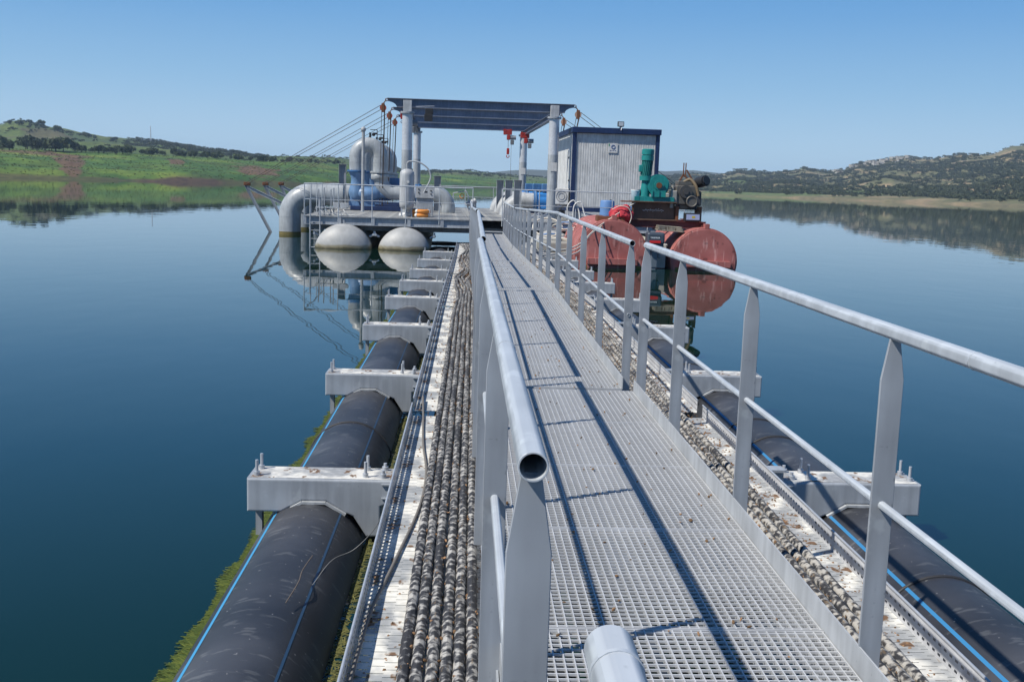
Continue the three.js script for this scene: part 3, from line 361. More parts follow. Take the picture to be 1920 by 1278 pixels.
function hoist(x, z, y, drop, label) { const o = pthing('chain_hoist', label, 'hoist', 'electric hoists', [x, y, z]); mesh('trolley', [rbox(-.3, .14, -.16, .10, -.12, .12, .02), cyl([-.24, .06, -.13], [-.24, .06, .13], .08, 12), cyl([.06, .06, -.13], [.06, .06, .13], .08, 12)], redPaint, o); mesh('hoist_body', rbox(-.12, .06, -.42, -.17, -.12, .12, .03), redPaint, o); mesh('motor', cyl([.07, -.3, 0], [.36, -.3, 0], .11, 16), M(.22, .24, .27, .5), o); mesh('chain_bag', rbox(.08, .26, -.66, -.42, -.09, .09, .03), M(.14, .15, .17, .8), o); if (drop) { mesh('chain', cyl([-.04, -.42, 0], [-.04, -drop + .3, 0], .012, 6), wire, o); mesh('hook', [rbox(-.11, .03, -drop - .02, -drop + .3, -.06, .06, .03), new THREE.TorusGeometry(.07, .022, 8, 16, 4.6).rotateZ(2.2).translate(-.04, -drop - .11, 0)], redPaint, o); mesh('pendant_line', cyl([.12, -.6, .06], [.12, -2.7, .06], .007, 5), wire, o); mesh('pendant', rbox(.07, .17, -2.95, -2.7, .02, .10, .02), orange, o); } }
hoist(2.0, -15.25, 5.17, 1.15, 'red electric hoist with its hook hanging clear in the middle of the far cross beam'); hoist(2.785, -13.6, 4.96, 0, 'red electric hoist on the runway beam by the container'); hoist(-2.785, -1.0, 4.98, 0, 'red electric hoist tucked behind the column with the pressure vessel');
{ const o = pthing('gantry_floodlight', 'black floodlight hung from the front beam of the portal frame', 'floodlight', null, [-1.98, 5.22, .02]); mesh('lamp_body', rbox(-.17, .14, -.5, -.24, -.12, .14, .02), black, o); mesh('lamp_hood', rbox(-.14, .16, -.24, -.03, -.1, .1, .02), black, o); mesh('lamp_arm', cyl([-.5, .02, 0], [.2, .06, 0], .014, 8), zinc, o); }
// rope blocks at the beam ends and the wire ropes to the outrigger struts
const ROWS = [-6.3, -11, -15.6], BEAMZ = [-.3, -5.2, -10.3];
BEAMZ.forEach((z, i) => {
  for (const s of [-1, 1]) { if (s > 0 && i > 1) continue;
    const bx = s * 3.72, y = 5.18, o = pthing('rope_block', s < 0 ? `red rope pulley block hanging from the ${nth[i]} cross beam on the strut side` : `pale rope pulley block hanging from the ${nth[i]} cross beam above the container`, 'pulley', 'rope blocks', [bx, y, z]); mesh('sheave', cyl([0, 0, -.05], [0, 0, .05], .125, 20), s < 0 ? M(.30, .06, .035, .6) : M(.42, .27, .2, .7), o); mesh('cheek', rbox(-.06, .06, -.17, .17, -.065, .065, .02), rust, o); mesh('shackle', bar([0, .15, 0], [-s * .12, .30, 0], .035, .035), rust, o);
    const [wx, wz] = W(bx, z), tip = s < 0 ? V(-10.1 + i * .02, 2.12, -48.5 - i * 4.2) : V(10.2, 2.1, -49 - i * 4);
    for (const k of [-.07, .07]) solo('wire_rope', s < 0 ? `taut wire rope from the ${nth[i]} rope block down to its outrigger strut` : `taut wire rope from the ${nth[i]} block passing over the container`, 'rope', 'wire ropes', cyl([wx + s * .1, y + k * 1.2, wz], tip.clone().add(V(0, k * .6, 0)), .0115, 6), wire);
    solo('fall_rope', s < 0 ? `rope falling from the ${nth[i]} rope block straight to the deck` : `rope falling from the ${nth[i]} block behind the container`, 'rope', 'wire ropes', [cyl([wx - .05, y, wz], [wx - .75 * (s < 0), DK, wz - 7.6], .012, 6), cyl([wx + .06, y, wz], [wx - .62 * (s < 0), DK, wz - 7.6], .026, 6)], wire);
    if (s < 0) { const t = thing('outrigger_strut', `grey steel V-strut standing in the water below the ${nth[i]} wire rope`, 'strut', 'outrigger struts', [tip.x, 0, tip.z]); mesh('leg', iBeam([0, 2.08, 0], [1.35, -.5, -.1], .13, .11), grey, t); mesh('arm', iBeam([.1, 1.98, 0], [2.6, .86, .0], .13, .11), grey, t); mesh('tip_pulley', [rbox(-.08, .22, 2.04, 2.2, -.06, .06, .03)], rust, t); }
  }
});

// ---------- pump lines
function pumpLine(lz, i) {
  const gname = 'pump lines', base = [0, 0, lz];
  const s = pthing('suction_pipe', `large grey suction pipe bending down into the lake at the ${nth[i]} pump`, 'pipe', 'suction pipes', base); const r = .47;
  mesh('pipe_run', sweep([V(-8.05, -1.2, 0), V(-8.05, .8, 0), ...bend([-7.1, .82, 0], [-1, 0, 0], [0, 1, 0], .95, 0, Math.PI / 2, 14), V(-6.2, 1.77, 0), V(-5.72, 1.77, 0)], r, 36), pipeGrey, s);
  for (const [a, b] of [[[-8.05, .78, 0], [-8.05, .80, 0]], [[-7.1, 1.77, 0], [-7.08, 1.77, 0]]]) mesh('weld_seam', cyl(a, b, r + .006, 36), pipeGrey, s); mesh('weld_seam', cyl([-7.78, 1.46, 0], [-7.765, 1.48, 0], r + .006, 36), pipeGrey, s); mesh('scum_band', cyl([-8.05, -.1, 0], [-8.05, .13, 0], r + .004, 36, r + .004, true), scum, s);
  const p = pthing('pump', `blue double-suction pump on a dark plinth, ${nth[i]} in the row beside the vessel`, 'pump', 'blue pumps', [-4.95, DK, lz]);
  mesh('plinth', rbox(-.45, 1.75, .02, .2, -.45, .45, .02), navy, p); for (const x of [-.32, .34]) { const f = new THREE.Shape(); f.moveTo(-.26, .2); f.lineTo(.26, .2); f.lineTo(.12, .62); f.lineTo(-.12, .62); f.closePath(); mesh('foot', new THREE.ExtrudeGeometry(f, { depth: .5, bevelEnabled: true, bevelSize: .01, bevelThickness: .01, bevelSegments: 1 }).translate(x, 0, -.25), blueLight, p); }
  const prof2 = [[0, .35], [.26, .4], [.36, .6], [.35, .85], [.25, 1.15], [.24, 1.4], [.33, 1.62], [.33, 1.69], [0, 1.69]].map(q => new THREE.Vector2(...q)); mesh('casing_neck', new THREE.LatheGeometry(prof2, 28).translate(-.22, 0, 0), blueLight, p); mesh('neck_flange', flange([-.22, 1.67, 0], [-.22, 1.73, 0], .42), blue, p); mesh('volute', new THREE.SphereGeometry(.42, 24, 16).scale(1.5, .85, 1).translate(.25, .72, 0), blueLight, p); mesh('bearing_housing', cyl([.5, .72, 0], [1.1, .72, 0], .2, 20, .16), blueLight, p); mesh('motor', [cyl([1.1, .85, -.9], [1.1, .85, -2.0], .42, 20)], blue, p); mesh('terminal_box', rbox(1.2, 1.75, 1.0, 1.45, -.7, -.25, .02), blue, p);
  const d = pthing('discharge_pipe', `grey goose-neck discharge pipe arching up from the ${nth[i]} pump`, 'pipe', 'discharge pipes', base); const q = .325;
  mesh('goose_neck', sweep([V(-5.17, 2.87, 0), V(-5.17, 3.45, 0), ...bend([-4.66, 3.46, 0], [-1, 0, 0], [0, 1, 0], .51, 0, Math.PI, 18), V(-4.15, 3.4, 0), V(-4.15, 2.82, 0)], q, 32), pipeGrey, d);
  for (const y of [3.2, 3.46]) for (const x of [-5.17, -4.15]) mesh('weld_seam', cyl([x, y, 0], [x, y + .014, 0], q + .006, 32), pipeGrey, d); mesh('upper_flange', flange([-4.15, 2.77, 0], [-4.15, 2.84, 0], .44, 16), pipeGrey, d);
  mesh('lower_elbow', sweep([V(-4.15, 2.78, 0), V(-4.15, 2.55, 0), ...bend([-3.5, 2.55, 0], [-1, 0, 0], [0, -1, 0], .62, 0, Math.PI / 2, 6), V(-3.2, 1.93, 0), V(-1.9, 1.93, 0), ...bend([-1.75, 1.33, 0], [0, 1, 0], [1, 0, 0], .6, 0, Math.PI / 2, 10), V(-1.15, 1.0, 0)], (k, a) => k < 2 ? .40 : .31, 32), pipeGrey, d); mesh('run_flange', flange([-2.6, 1.93, 0], [-2.53, 1.93, 0], .41), blue, d); mesh('vent_valve', [cyl([-4.6, 4.28, 0], [-4.6, 4.5, 0], .05, 10), cyl([-4.5, 4.46, 0], [-4.28, 4.46, 0], .045, 10), bar([-4.6, 4.62, 0], [-4.3, 4.62, 0], .03, .03), bar([-4.3, 4.62, 0], [-4.3, 4.3, 0], .03, .03), new THREE.SphereGeometry(.08, 10, 8).translate(-4.45, 4.42, .05)], black, d);
  // mirrored line on the container side: elbow and pump
  const e = pthing('discharge_elbow', `pale grey pipe elbow dropping through the deck, ${nth[i]} on the container side`, 'pipe', 'pipe elbows', [0, 0, lz + 1.3]); mesh('elbow', sweep([V(2.5, 1.8, 0), V(2.15, 1.8, 0), ...bend([2.1, 1.05, 0], [0, 1, 0], [-1, 0, 0], .75, 0, Math.PI / 2, 12), V(1.35, .9, 0)], .32, 32), greyLight, e); mesh('elbow_flange', flange([2.5, 1.8, 0], [2.56, 1.8, 0], .42), blue, e);
  const b = pthing('valve_set', `bright blue valve set on the container side, ${nth[i]} in its row`, 'valve', 'blue valves', [2.95, DK, lz + 1.3]); mesh('valve_body', [cyl([-.38, .67, 0], [.38, .67, 0], .36, 22), rbox(-.3, .3, .3, 1.0, -.32, .32, .06)], M(.03, .2, .55, .4), b); mesh('actuator', [rbox(-.1, .5, 1.05, 1.4, -.2, .2, .04), cyl([.1, .9, 0], [.1, 1.1, 0], .08, 10)], blue, b); mesh('bolting', flange([-.39, .67, 0], [-.34, .67, 0], .43, 16), blueLight, b); mesh('support', box(-.2, .2, 0, .34, -.2, .2), navy, b);
}
ROWS.forEach(pumpLine);
// small plant on the deck
{ const o = pthing('vent_pole', 'slim light grey standpipe with a round cap in front of the goose-necks', 'pole', null, [-4.72, DK, -3.9]); mesh('pole', cyl([0, 0, 0], [0, 3.35, 0], .065, 14), greyLight, o); mesh('cap', new THREE.SphereGeometry(.11, 14, 10).translate(0, 3.38, 0), greyLight, o); mesh('foot_plate', box(-.15, .15, 0, .02, -.15, .15), grey, o);
  const v = pthing('pressure_vessel', 'grey upright pressure vessel with a bent top pipe beside the column', 'tank', null, [-2.74, DK, .72]); mesh('shell', new THREE.LatheGeometry([[0, .28], [.15, .29], [.26, .37], [.275, .5], [.275, 1.55], [.25, 1.68], [.14, 1.76], [.05, 1.78], [0, 1.78]].map(p => new THREE.Vector2(...p)), 32), greyLight, v); for (let k = 0; k < 3; k++) { const a = k * 2.09 + .5; mesh('leg', bar([Math.cos(a) * .22, 0, Math.sin(a) * .22], [Math.cos(a) * .2, .42, Math.sin(a) * .2], .06, .03), grey, v); } mesh('top_pipe', sweep(new THREE.CatmullRomCurve3([V(0, 1.75, 0), V(0, 1.98, 0), V(.06, 2.05, 0), V(.45, 2.03, 0), V(.78, 1.8, 0), V(.88, 1.5, 0), V(.75, 1.15, 0), V(.62, .9, 0)]).getPoints(40), .028, 10), greyLight, v); mesh('gauge', cyl([.05, 1.3, .27], [.05, 1.3, .31], .05, 12), white, v);
  const c = pthing('control_cabinet', 'light grey control cabinet with switches on a sloped stand', 'cabinet', null, [-2.1, DK, -1.5]); mesh('stand', rbox(-.33, .33, 0, .68, -.3, .12, .02), grey, c); mesh('cabinet_box', rbox(-.37, .37, .68, 1.14, -.22, .2, .02), greyLight, c); for (const [x, y] of [[-.24, 1.03], [-.24, .9], [.24, .98], [.24, .85]]) mesh('switch', cyl([x, y, .2], [x, y, .225], .03, 10), black, c); mesh('nameplate', box(-.06, .1, .9, .96, .2, .204), black, c);
  for (const k of [0, 1]) { const l = pthing('life_ring', k ? 'orange life ring lying on top of another on the deck' : 'orange life ring underneath another on the deck', 'life ring', 'life rings', [-2.22 + k * .02, DK + .075 + k * .15, .55]); mesh('ring', new THREE.TorusGeometry(.3, .075, 12, 36).rotateX(Math.PI / 2), orange, l); for (let q = 0; q < 4; q++) { const a = q * 1.57 + .5; mesh('band', new THREE.TorusGeometry(.078, .006, 6, 16).scale(1, 1, 8).rotateY(-a).translate(Math.cos(a) * .3, 0, Math.sin(a) * .3), white, l); } }
  solo('rag', 'crumpled white cloth lying beside the life rings', 'cloth', null, (() => { const [x, z] = W(-2.75, .4), g = new THREE.IcosahedronGeometry(.22, 3), p = g.attributes.position; for (let i = 0; i < p.count; i++) { const k = 1 + fbm(p.getX(i) * 6, p.getY(i) * 6, p.getZ(i) * 6, 3) * .6; p.setXYZ(i, p.getX(i) * k * 1.3, Math.max(-.05, p.getY(i) * k * .5), p.getZ(i) * k); } g.computeVertexNormals(); return g.translate(x, DK + .055, z); })(), white);
  for (const [x, z, h, l] of [[-6.05, -9.2, 2.0, 'dark steel guide post with a cap plate left of the pumps'], [-1.65, -9.0, 1.6, 'steel guide post behind the control cabinet'], [1.3, -9.6, 1.5, 'steel guide post rearmost of the three by the pipe elbows'], [1.55, -6.9, 1.5, 'steel guide post middle of the three by the pipe elbows'], [1.72, -3.6, 1.5, 'steel guide post foremost of the three by the pipe elbows']]) { const g = pthing('guide_post', l, 'post', 'guide posts', [x, DK, z]); mesh('web', [box(-.15, .15, 0, h, -.008, .008), box(-.16, -.145, 0, h, -.12, .12), box(.145, .16, 0, h, -.12, .12)], grey, g); mesh('cap_plate', box(-.2, .2, h, h + .02, -.15, .15), grey, g); }
  const j = pthing('junction_stand', 'low stand with small junction boxes and loose leads at the platform corner', 'electrical box', null, [-5.6, DK, 1.2]); for (const [x, h] of [[-.35, .95], [-.15, 1.0], [.1, .95], [.2, 1.0]]) mesh('upright', box(x - .02, x + .02, 0, h, -.02, .02), grey, j); mesh('shelf', box(-.45, .7, .26, .29, -.15, .2), greyLight, j); for (const [x, w] of [[.3, .12], [.6, .16]]) mesh('junction_box', rbox(x - w, x + w, .29, .46, -.1, .12, .015), greyLight, j); for (let k = 0; k < 5; k++) mesh('lead', sweep(new THREE.CatmullRomCurve3([V(-.3 + k * .2, .3, .1), V(-.25 + k * .22, .1 + rr(0, .1), .25), V(-.05 + k * .2, .03, .2), V(.2 + k * .2, .04, .1 + rr(-.1, .2))]).getPoints(14), .014, 6), white, j);
  const ws = pthing('hose_stand', 'low pipe stand with valves on the rear deck', 'pipe stand', null, [-.2, DK, -9]); mesh('frame', [cyl([-.7, 0, 0], [-.7, .85, 0], .025, 8), cyl([-.7, .85, 0], [-.1, .95, 0], .025, 8), cyl([-.1, .95, 0], [0, .7, 0], .025, 8), cyl([0, 0, 0], [0, .75, 0], .025, 8)], zinc, ws); mesh('pump_body', [cyl([-.1, .3, .1], [.35, .55, .1], .12, 14), cyl([.3, .15, .1], [.3, .5, .1], .08, 12)], greyLight, ws); mesh('valve_wheel', new THREE.TorusGeometry(.1, .02, 6, 16).translate(-.3, .72, .1), orange, ws);
}
// ---------- site container
{
  const o = pthing('site_container', 'pale corrugated site container with a dark blue frame', 'container', null, [5.14, 1.5, .38]); const w = 1.67, H = 3.18, D = 6;
  const ribs = (L, hgt) => { const s = new THREE.Shape(), n = Math.round(L / .092); s.moveTo(0, 0); for (let i = 0; i < n; i++) { const x = i * L / n, k = L / n; s.lineTo(x + k * .55, 0); s.lineTo(x + k * .68, .005); s.lineTo(x + k * .87, .005); s.lineTo(x + k, 0); } s.lineTo(L, -.03); s.lineTo(0, -.03); s.closePath(); return new THREE.ExtrudeGeometry(s, { depth: hgt, bevelEnabled: false }).rotateX(-Math.PI / 2); };
  mesh('end_wall', ribs(2 * w - .3, H - .42).rotateY(0).scale(1, 1, -1).translate(-w + .15, .2, -.045), panel, o); { const g = o.children[o.children.length - 1].geometry; const ix = g.attributes.position; for (let i = 0; i < ix.count; i += 3) for (const at of ['position', 'normal', 'uv']) { const A = g.attributes[at], n = A.itemSize; for (let c = 0; c < n; c++) { const t = A.array[(i + 1) * n + c]; A.array[(i + 1) * n + c] = A.array[(i + 2) * n + c]; A.array[(i + 2) * n + c] = t; } } g.computeVertexNormals(); }
  mesh('side_wall', box(-w + .03, -w + .07, .2, H - .22, -D + .15, -.15), white, o); mesh('side_wall', box(w - .07, w - .03, .2, H - .22, -D + .15, -.15), panel, o); mesh('rear_wall', box(-w + .1, w - .1, .2, H - .22, -D + .03, -D + .07), panel, o);
  for (const x of [-w, w - .15]) for (const z of [0, -D + .15]) mesh('corner_post', rbox(x, x + .15, .19, H - .2, z - .15, z, .01), navy, o);
  mesh('roof_frame', [rbox(-w - .03, w + .03, H - .21, H, -.16, .10, .015), rbox(-w - .03, w + .03, H - .21, H, -D - .02, -D + .16, .015), rbox(-w - .03, -w + .14, H - .21, H, -D + .16, -.16, .01), rbox(w - .14, w + .03, H - .21, H, -D + .16, -.16, .01)], navy, o); mesh('roof_sheet', box(-w, w, H - .03, H + .004, -D + .1, -.1), panel, o);
  mesh('base_frame', [rbox(-w, w, 0, .19, -.15, .01, .01), rbox(-w, w, 0, .19, -D, -D + .15, .01), rbox(-w, -w + .15, 0, .19, -D + .15, -.15, .01), rbox(w - .15, w, 0, .19, -D + .15, -.15, .01)], navy, o); for (const x of [-w + .3, w - .3]) mesh('support_foot', box(x - .15, x + .15, -.35, 0, -.4, -.1), grey, o); for (const x of [-w + .3, w - .3]) mesh('support_foot', box(x - .15, x + .15, -.35, 0, -D + .1, -D + .4), grey, o);
  const d = mesh('door', rbox(-w + .0, -w + .028, .22, 2.35, -1.6, -.6, .008), white, o); mesh('door_handle', box(-w - .04, -w - .002, 1.15, 1.2, -.78, -.66), black, d); mesh('door_vent', box(-w - .012, -w - .002, 2.02, 2.08, -1.3, -.9), black, d);
  const s = mesh('sign', box(-.32, .06, 2.26, 2.62, -.022, -.012), white, o); mesh('sign_ring', new THREE.TorusGeometry(.065, .014, 6, 24).translate(-.11, 2.48, -.008), M(.05, .09, .25, .5), s); mesh('sign_mark', [box(-.29, -.25, 2.5, 2.6, -.012, -.009)], M(.03, .25, .12, .5), s); mesh('sign_text', [0, 1, 2, 3].map(i => box(-.24 + i * .065, -.20 + i * .065, 2.325, 2.355, -.012, -.009)), M(.06, .09, .2, .6), s);
  const fl = pthing('container_floodlight', 'small floodlight on the roof edge of the container', 'floodlight', null, [5.14 + .13, 1.5 + H, .41]); mesh('lamp', rbox(-.12, .12, .06, .25, -.05, .08, .015), black, fl); mesh('lens', box(-.095, .095, .085, .225, .081, .086), M(.45, .5, .55, .15), fl); mesh('bracket', [bar([-.0, -.08, .13], [.05, .08, .02], .02, .02), box(-.04, .04, -.002, .06, -.03, .03)], zinc, fl);
  const ac = pthing('air_conditioner', 'white outdoor air conditioner unit hung on the container door side', 'air conditioner', null, [3.12, 1.75, -.2]); mesh('housing', rbox(-.3, .3, 0, .62, -.36, .36, .03), white, ac); mesh('fan_guard', [new THREE.TorusGeometry(.2, .012, 6, 28).translate(.02, .32, .365), new THREE.TorusGeometry(.12, .01, 6, 24).translate(.02, .32, .365)], M(.3, .3, .3, .6), ac); mesh('bracket', [bar([-.2, -.02, 0], [.32, -.02, 0], .03, .03), bar([-.1, -.6, .1], [-.1, 0, .1], .03, .03)], zinc, ac);
  for (const [x, l] of [[5.0, 'blue plastic drum standing before the container'], [5.75, 'blue plastic drum half hidden by the brown winch frame']]) { const b = pthing('plastic_drum', l, 'drum', 'blue drums', [x - .25, 1.14 + (x > 5.5 ? -.2 : 0), 1.3]); mesh('drum', new THREE.LatheGeometry([[0, 0], [.24, 0], [.27, .03], [.27, .28], [.285, .3], [.27, .32], [.27, .56], [.285, .58], [.27, .6], [.26, .8], [.22, .84], [0, .84]].map(p => new THREE.Vector2(...p)), 28), barrelBlue, b); mesh('bung', cyl([.12, .84, 0], [.12, .87, 0], .04, 10), blackRubber, b); }
  solo('folded_ramp', 'aluminium ramp leaning at the foot of the column by the elbows', 'ramp', null, (() => { const [x, z] = W(1.9, .5), [x2, z2] = W(3.5, -1.2); return [bar([x, DK + .06, z], [x2, DK + .75, z2], .03, .1), bar([x + .3, DK + .06, z + .3], [x2 + .3, DK + .75, z2 + .3], .03, .1), ...[.15, .35, .55, .75].map(t => bar([lerp(x, x2, t), lerp(DK + .06, DK + .75, t), lerp(z, z2, t)], [lerp(x, x2, t) + .3, lerp(DK + .06, DK + .75, t), lerp(z, z2, t) + .3], .03, .03))]; })(), alu);
}
// ---------- red work raft moored beside the gangway
{
  const RZ = -32.6;
  const o = thing('work_raft', 'rusty red work raft on two big cylindrical floats', 'raft', null, [6, 0, RZ]);
  const disc = (cx, cy, r) => { const g = new THREE.LatheGeometry([[0, .0], [r - .06, 0], [r, -.05], [r, -4.6], [r - .05, -4.65], [0, -4.65]].map(p => new THREE.Vector2(...p)), 72).rotateX(Math.PI / 2).translate(cx, cy, 0); return g; };
  for (const [cx, cy, r] of [[-1.62, .36, 1.13], [1.27, .27, 1.03]]) { const f = mesh('float', disc(cx, cy, r), oxide, o); mesh('rim', new THREE.TorusGeometry(r - .01, .022, 6, 72).translate(cx, cy, -.05), oxide, f); mesh('ledge', [box(cx - .75, cx + .78, .12, .30, -.02, .22), box(cx - .75, cx + .78, -.02, .12, .0, .02)], oxide, f); mesh('water_line', box(cx - Math.sqrt(r * r - cy * cy) + .1, cx + Math.sqrt(r * r - cy * cy) - .1, -.05, .07, .001, .006), M(.16, .14, .03, .9, 0, { map: paintTex }), f); mesh('lug', box(cx - .02, cx + .12, cy + r - .03, cy + r + .13, -.3, -.02), oxide, f); }
  mesh('main_beam', [iBeam([-1.1, 1.36, -.9], [1.45, 1.36, -.9], .22, .16), iBeam([-1.1, 1.36, -2.6], [1.45, 1.36, -2.6], .22, .16), iBeam([1.3, 1.36, -.5], [1.3, 1.36, -4], .22, .16), iBeam([-1.6, 1.42, -.5], [-1.6, 1.42, -4], .18, .16)], oxideDark, o); mesh('gusset', [box(-2.05, -1.2, 1.42, 1.56, -1.0, -.4)], rust, o);
  const wf = thing('winch_frame', 'brown steel winch frame with white painted script on the red raft', 'machine frame', null, [6 - .83, 1.475, RZ - .75]); mesh('web_plate', box(0, 1.3, .03, .56, -.35, -.33), brown, wf); mesh('frame_flange', [box(-.12, 1.32, .56, .59, -.6, -.05), box(-.02, 1.32, 0, .03, -.6, -.05), box(-.02, 1.32, .03, .56, -.62, -.6)], brown, wf); mesh('bed_plate', [box(-.02, 1.24, .59, .73, -.55, -.1), box(-.01, .12, .6, .72, -.099, -.09), box(1.12, 1.23, .6, .72, -.099, -.09)], teal, wf);
  { const cv = document.createElement('canvas'); cv.width = 512; cv.height = 96; const c = cv.getContext('2d'); c.clearRect(0, 0, 512, 96); c.strokeStyle = '#fff'; c.lineWidth = 7; c.lineCap = 'round'; c.beginPath(); c.moveTo(20, 62); c.bezierCurveTo(60, 82, 80, 40, 110, 58); c.bezierCurveTo(130, 70, 150, 40, 170, 60); c.moveTo(190, 30); c.lineTo(192, 66); c.moveTo(215, 60); c.bezierCurveTo(240, 40, 270, 76, 300, 54); c.moveTo(320, 24); c.lineTo(322, 66); c.moveTo(338, 62); c.bezierCurveTo(370, 40, 390, 80, 430, 50); c.bezierCurveTo(450, 34, 470, 70, 492, 60); c.stroke(); for (const [x, y] of [[90, 30], [130, 84], [250, 86], [370, 24], [384, 24], [450, 82]]) { c.beginPath(); c.arc(x, y, 5, 0, 7); c.fillStyle = '#fff'; c.fill(); } const t = new THREE.CanvasTexture(cv); t.colorSpace = THREE.SRGBColorSpace; const pm = new THREE.MeshStandardMaterial({ map: t, transparent: true, alphaTest: .4, roughness: .7 }); const g = new THREE.PlaneGeometry(.72, .13).translate(.62, .32, -.326); mesh('painted_script', g, pm, wf, true); }
  const gm = thing('geared_motor', 'teal upright geared motor with a round gear casing', 'motor', null, [6 - .23, 2.205, RZ - 1.05]); mesh('gear_casing', [cyl([.12, .36, -.14], [.12, .36, .16], .345, 40), cyl([.12, .36, .16], [.12, .36, .20], .3, 36)], teal, gm); mesh('output_shaft', cyl([.12, .36, .2], [.12, .36, .3], .09, 20), rust, gm); mesh('bearing_block', [cyl([.12, .36, .19], [.12, .36, .27], .15, 24), box(-.1, .34, 0, .2, .18, .27), box(-.1, -.07, 0, .2, .27, .3), box(.1, .14, 0, .2, .27, .3), box(.31, .34, 0, .2, .27, .3)], teal, gm); mesh('gear_neck', [cyl([-.28, 0, 0], [-.26, .55, 0], .16, 18, .12), cyl([-.27, .5, 0], [-.27, .64, 0], .2, 22)], teal, gm); mesh('motor_barrel', [cyl([-.27, .64, 0], [-.23, 1.3, 0], .165, 24), ...Array.from({ length: 20 }, (_, i) => { const a = i / 20 * 6.283, c = Math.cos(a), s = Math.sin(a); return bar([-.27 + c * .17, .68, s * .17], [-.235 + c * .17, 1.12, s * .17], .012, .03); })], M(.012, .16, .15, .5), gm); mesh('fan_cowl', [cyl([-.24, 1.12, 0], [-.235, 1.28, 0], .195, 26), cyl([-.235, 1.3, 0], [-.23, 1.46, 0], .195, 26), cyl([-.23, 1.46, 0], [-.23, 1.48, 0], .195, 26, .15)], teal, gm); mesh('terminal_box', rbox(-.5, -.38, .76, .98, -.08, .1, .02), teal, gm);
  const en = thing('diesel_engine', 'greasy old diesel engine with a black round air filter on the raft', 'engine', null, [6 + .72, 1.475, RZ - .9]); mesh('engine_block', [rbox(-.25, .42, .5, 1.12, -.65, -.1, .05), rbox(-.2, .3, 1.1, 1.26, -.6, -.15, .04)], engineMetal, en); mesh('flywheel', [cyl([.05, .92, -.1], [.05, .92, .02], .2, 28), cyl([.05, .92, .02], [.05, .92, .06], .09, 20)], M(.09, .085, .08, .5, .4), en); mesh('pulley', [cyl([.25, .62, -.1], [.25, .62, .03], .17, 26), new THREE.TorusGeometry(.16, .03, 8, 28).translate(.25, .62, .03)], engineMetal, en); mesh('air_filter', [cyl([.5, 1.22, -.35], [.66, 1.28, .0], .17, 24), cyl([.66, 1.28, 0], [.68, 1.29, .03], .14, 24)], black, en); mesh('intake_pipe', sweep(new THREE.CatmullRomCurve3([V(.0, 1.22, -.2), V(.2, 1.3, -.18), V(.38, 1.1, -.1), V(.48, .8, -.1)]).getPoints(16), .05, 10), M(.2, .15, .09, .7), en); mesh('fuel_pump', [rbox(-.42, -.2, .55, .95, -.4, -.05, .04), cyl([-.33, .95, -.2], [-.33, 1.12, -.2], .05, 10), cyl([-.36, .4, -.15], [-.36, .6, -.15], .06, 10)], M(.36, .34, .30, .5, .3), en); mesh('oil_sump', rbox(-.15, .45, .36, .52, -.6, -.12, .04), black, en); for (const [x, z] of [[-.18, -.1], [.55, -.1], [-.18, -.65], [.55, -.65]]) mesh('mount_leg', box(x - .05, x + .05, 0, .46, z - .04, z + .04), rust, en); mesh('lifting_frame', [bar([-.42, .7, -.3], [.0, 1.45, -.3], .05, .05), bar([.0, 1.45, -.3], [.22, 1.25, -.3], .05, .05), bar([.0, 1.4, -.3], [.0, 1.82, -.3], .03, .03), bar([.07, 1.4, -.3], [.07, 1.82, -.3], .03, .03), bar([.1, 1.6, -.3], [.35, 1.2, -.3], .04, .04)], rust, en); mesh('side_mass', rbox(.42, .58, .48, .95, -.6, -.1, .05), M(.05, .05, .055, .6), en);
  const bt = thing('battery', 'dark battery with a blue and white label under the engine', 'battery', null, [6 + .78, 1.475, RZ - .82]); mesh('case', rbox(-.02, .5, .0, .26, -.25, .05, .02), black, bt); mesh('label_print', box(.02, .44, .05, .22, .051, .054), M(.35, .42, .62, .5), bt); mesh('label_spot', box(.2, .3, .1, .17, .055, .057), M(.5, .4, .05, .5), bt);
  const pail = thing('paint_pail', 'pale blue pail standing at the edge of the winch frame', 'pail', null, [5.32 - .12, 2.06, RZ - 1.05]); mesh('pail_body', new THREE.LatheGeometry([[0, 0], [.12, 0], [.14, .3], [.15, .31], [.15, .33], [0, .33]].map(p => new THREE.Vector2(...p)), 24), M(.40, .55, .62, .5), pail); mesh('pail_lid', cyl([0, .33, 0], [0, .36, 0], .15, 24), white, pail);
  solo('pail_plank', 'rusty plank holding the pail beside the winch frame', 'plank', null, box(4.75, 5.3, 2.02, 2.06, RZ - 1.2, RZ - .85), rust);
  const bg = thing('red_bag', 'bright red soft buoy bag tied on top of the raft float', 'bag', null, [4.75, 1.38, RZ - .7]); { const g = new THREE.IcosahedronGeometry(.32, 5), p = g.attributes.position; for (let i = 0; i < p.count; i++) { const x = p.getX(i), y = p.getY(i), z = p.getZ(i), k = 1 + fbm(x * 5 + 3, y * 5, z * 5, 3) * .55; p.setXYZ(i, x * k * 1.15, y * k * .95 + .25, z * k); } g.computeVertexNormals(); mesh('bag_body', g, redBag, bg); mesh('bag_cord', sweep(new THREE.CatmullRomCurve3([V(-.35, .4, .25), V(-.1, .52, .35), V(.15, .45, .36), V(.25, .2, .36), V(.2, 0, .36)]).getPoints(20), .014, 6), rope, bg); }
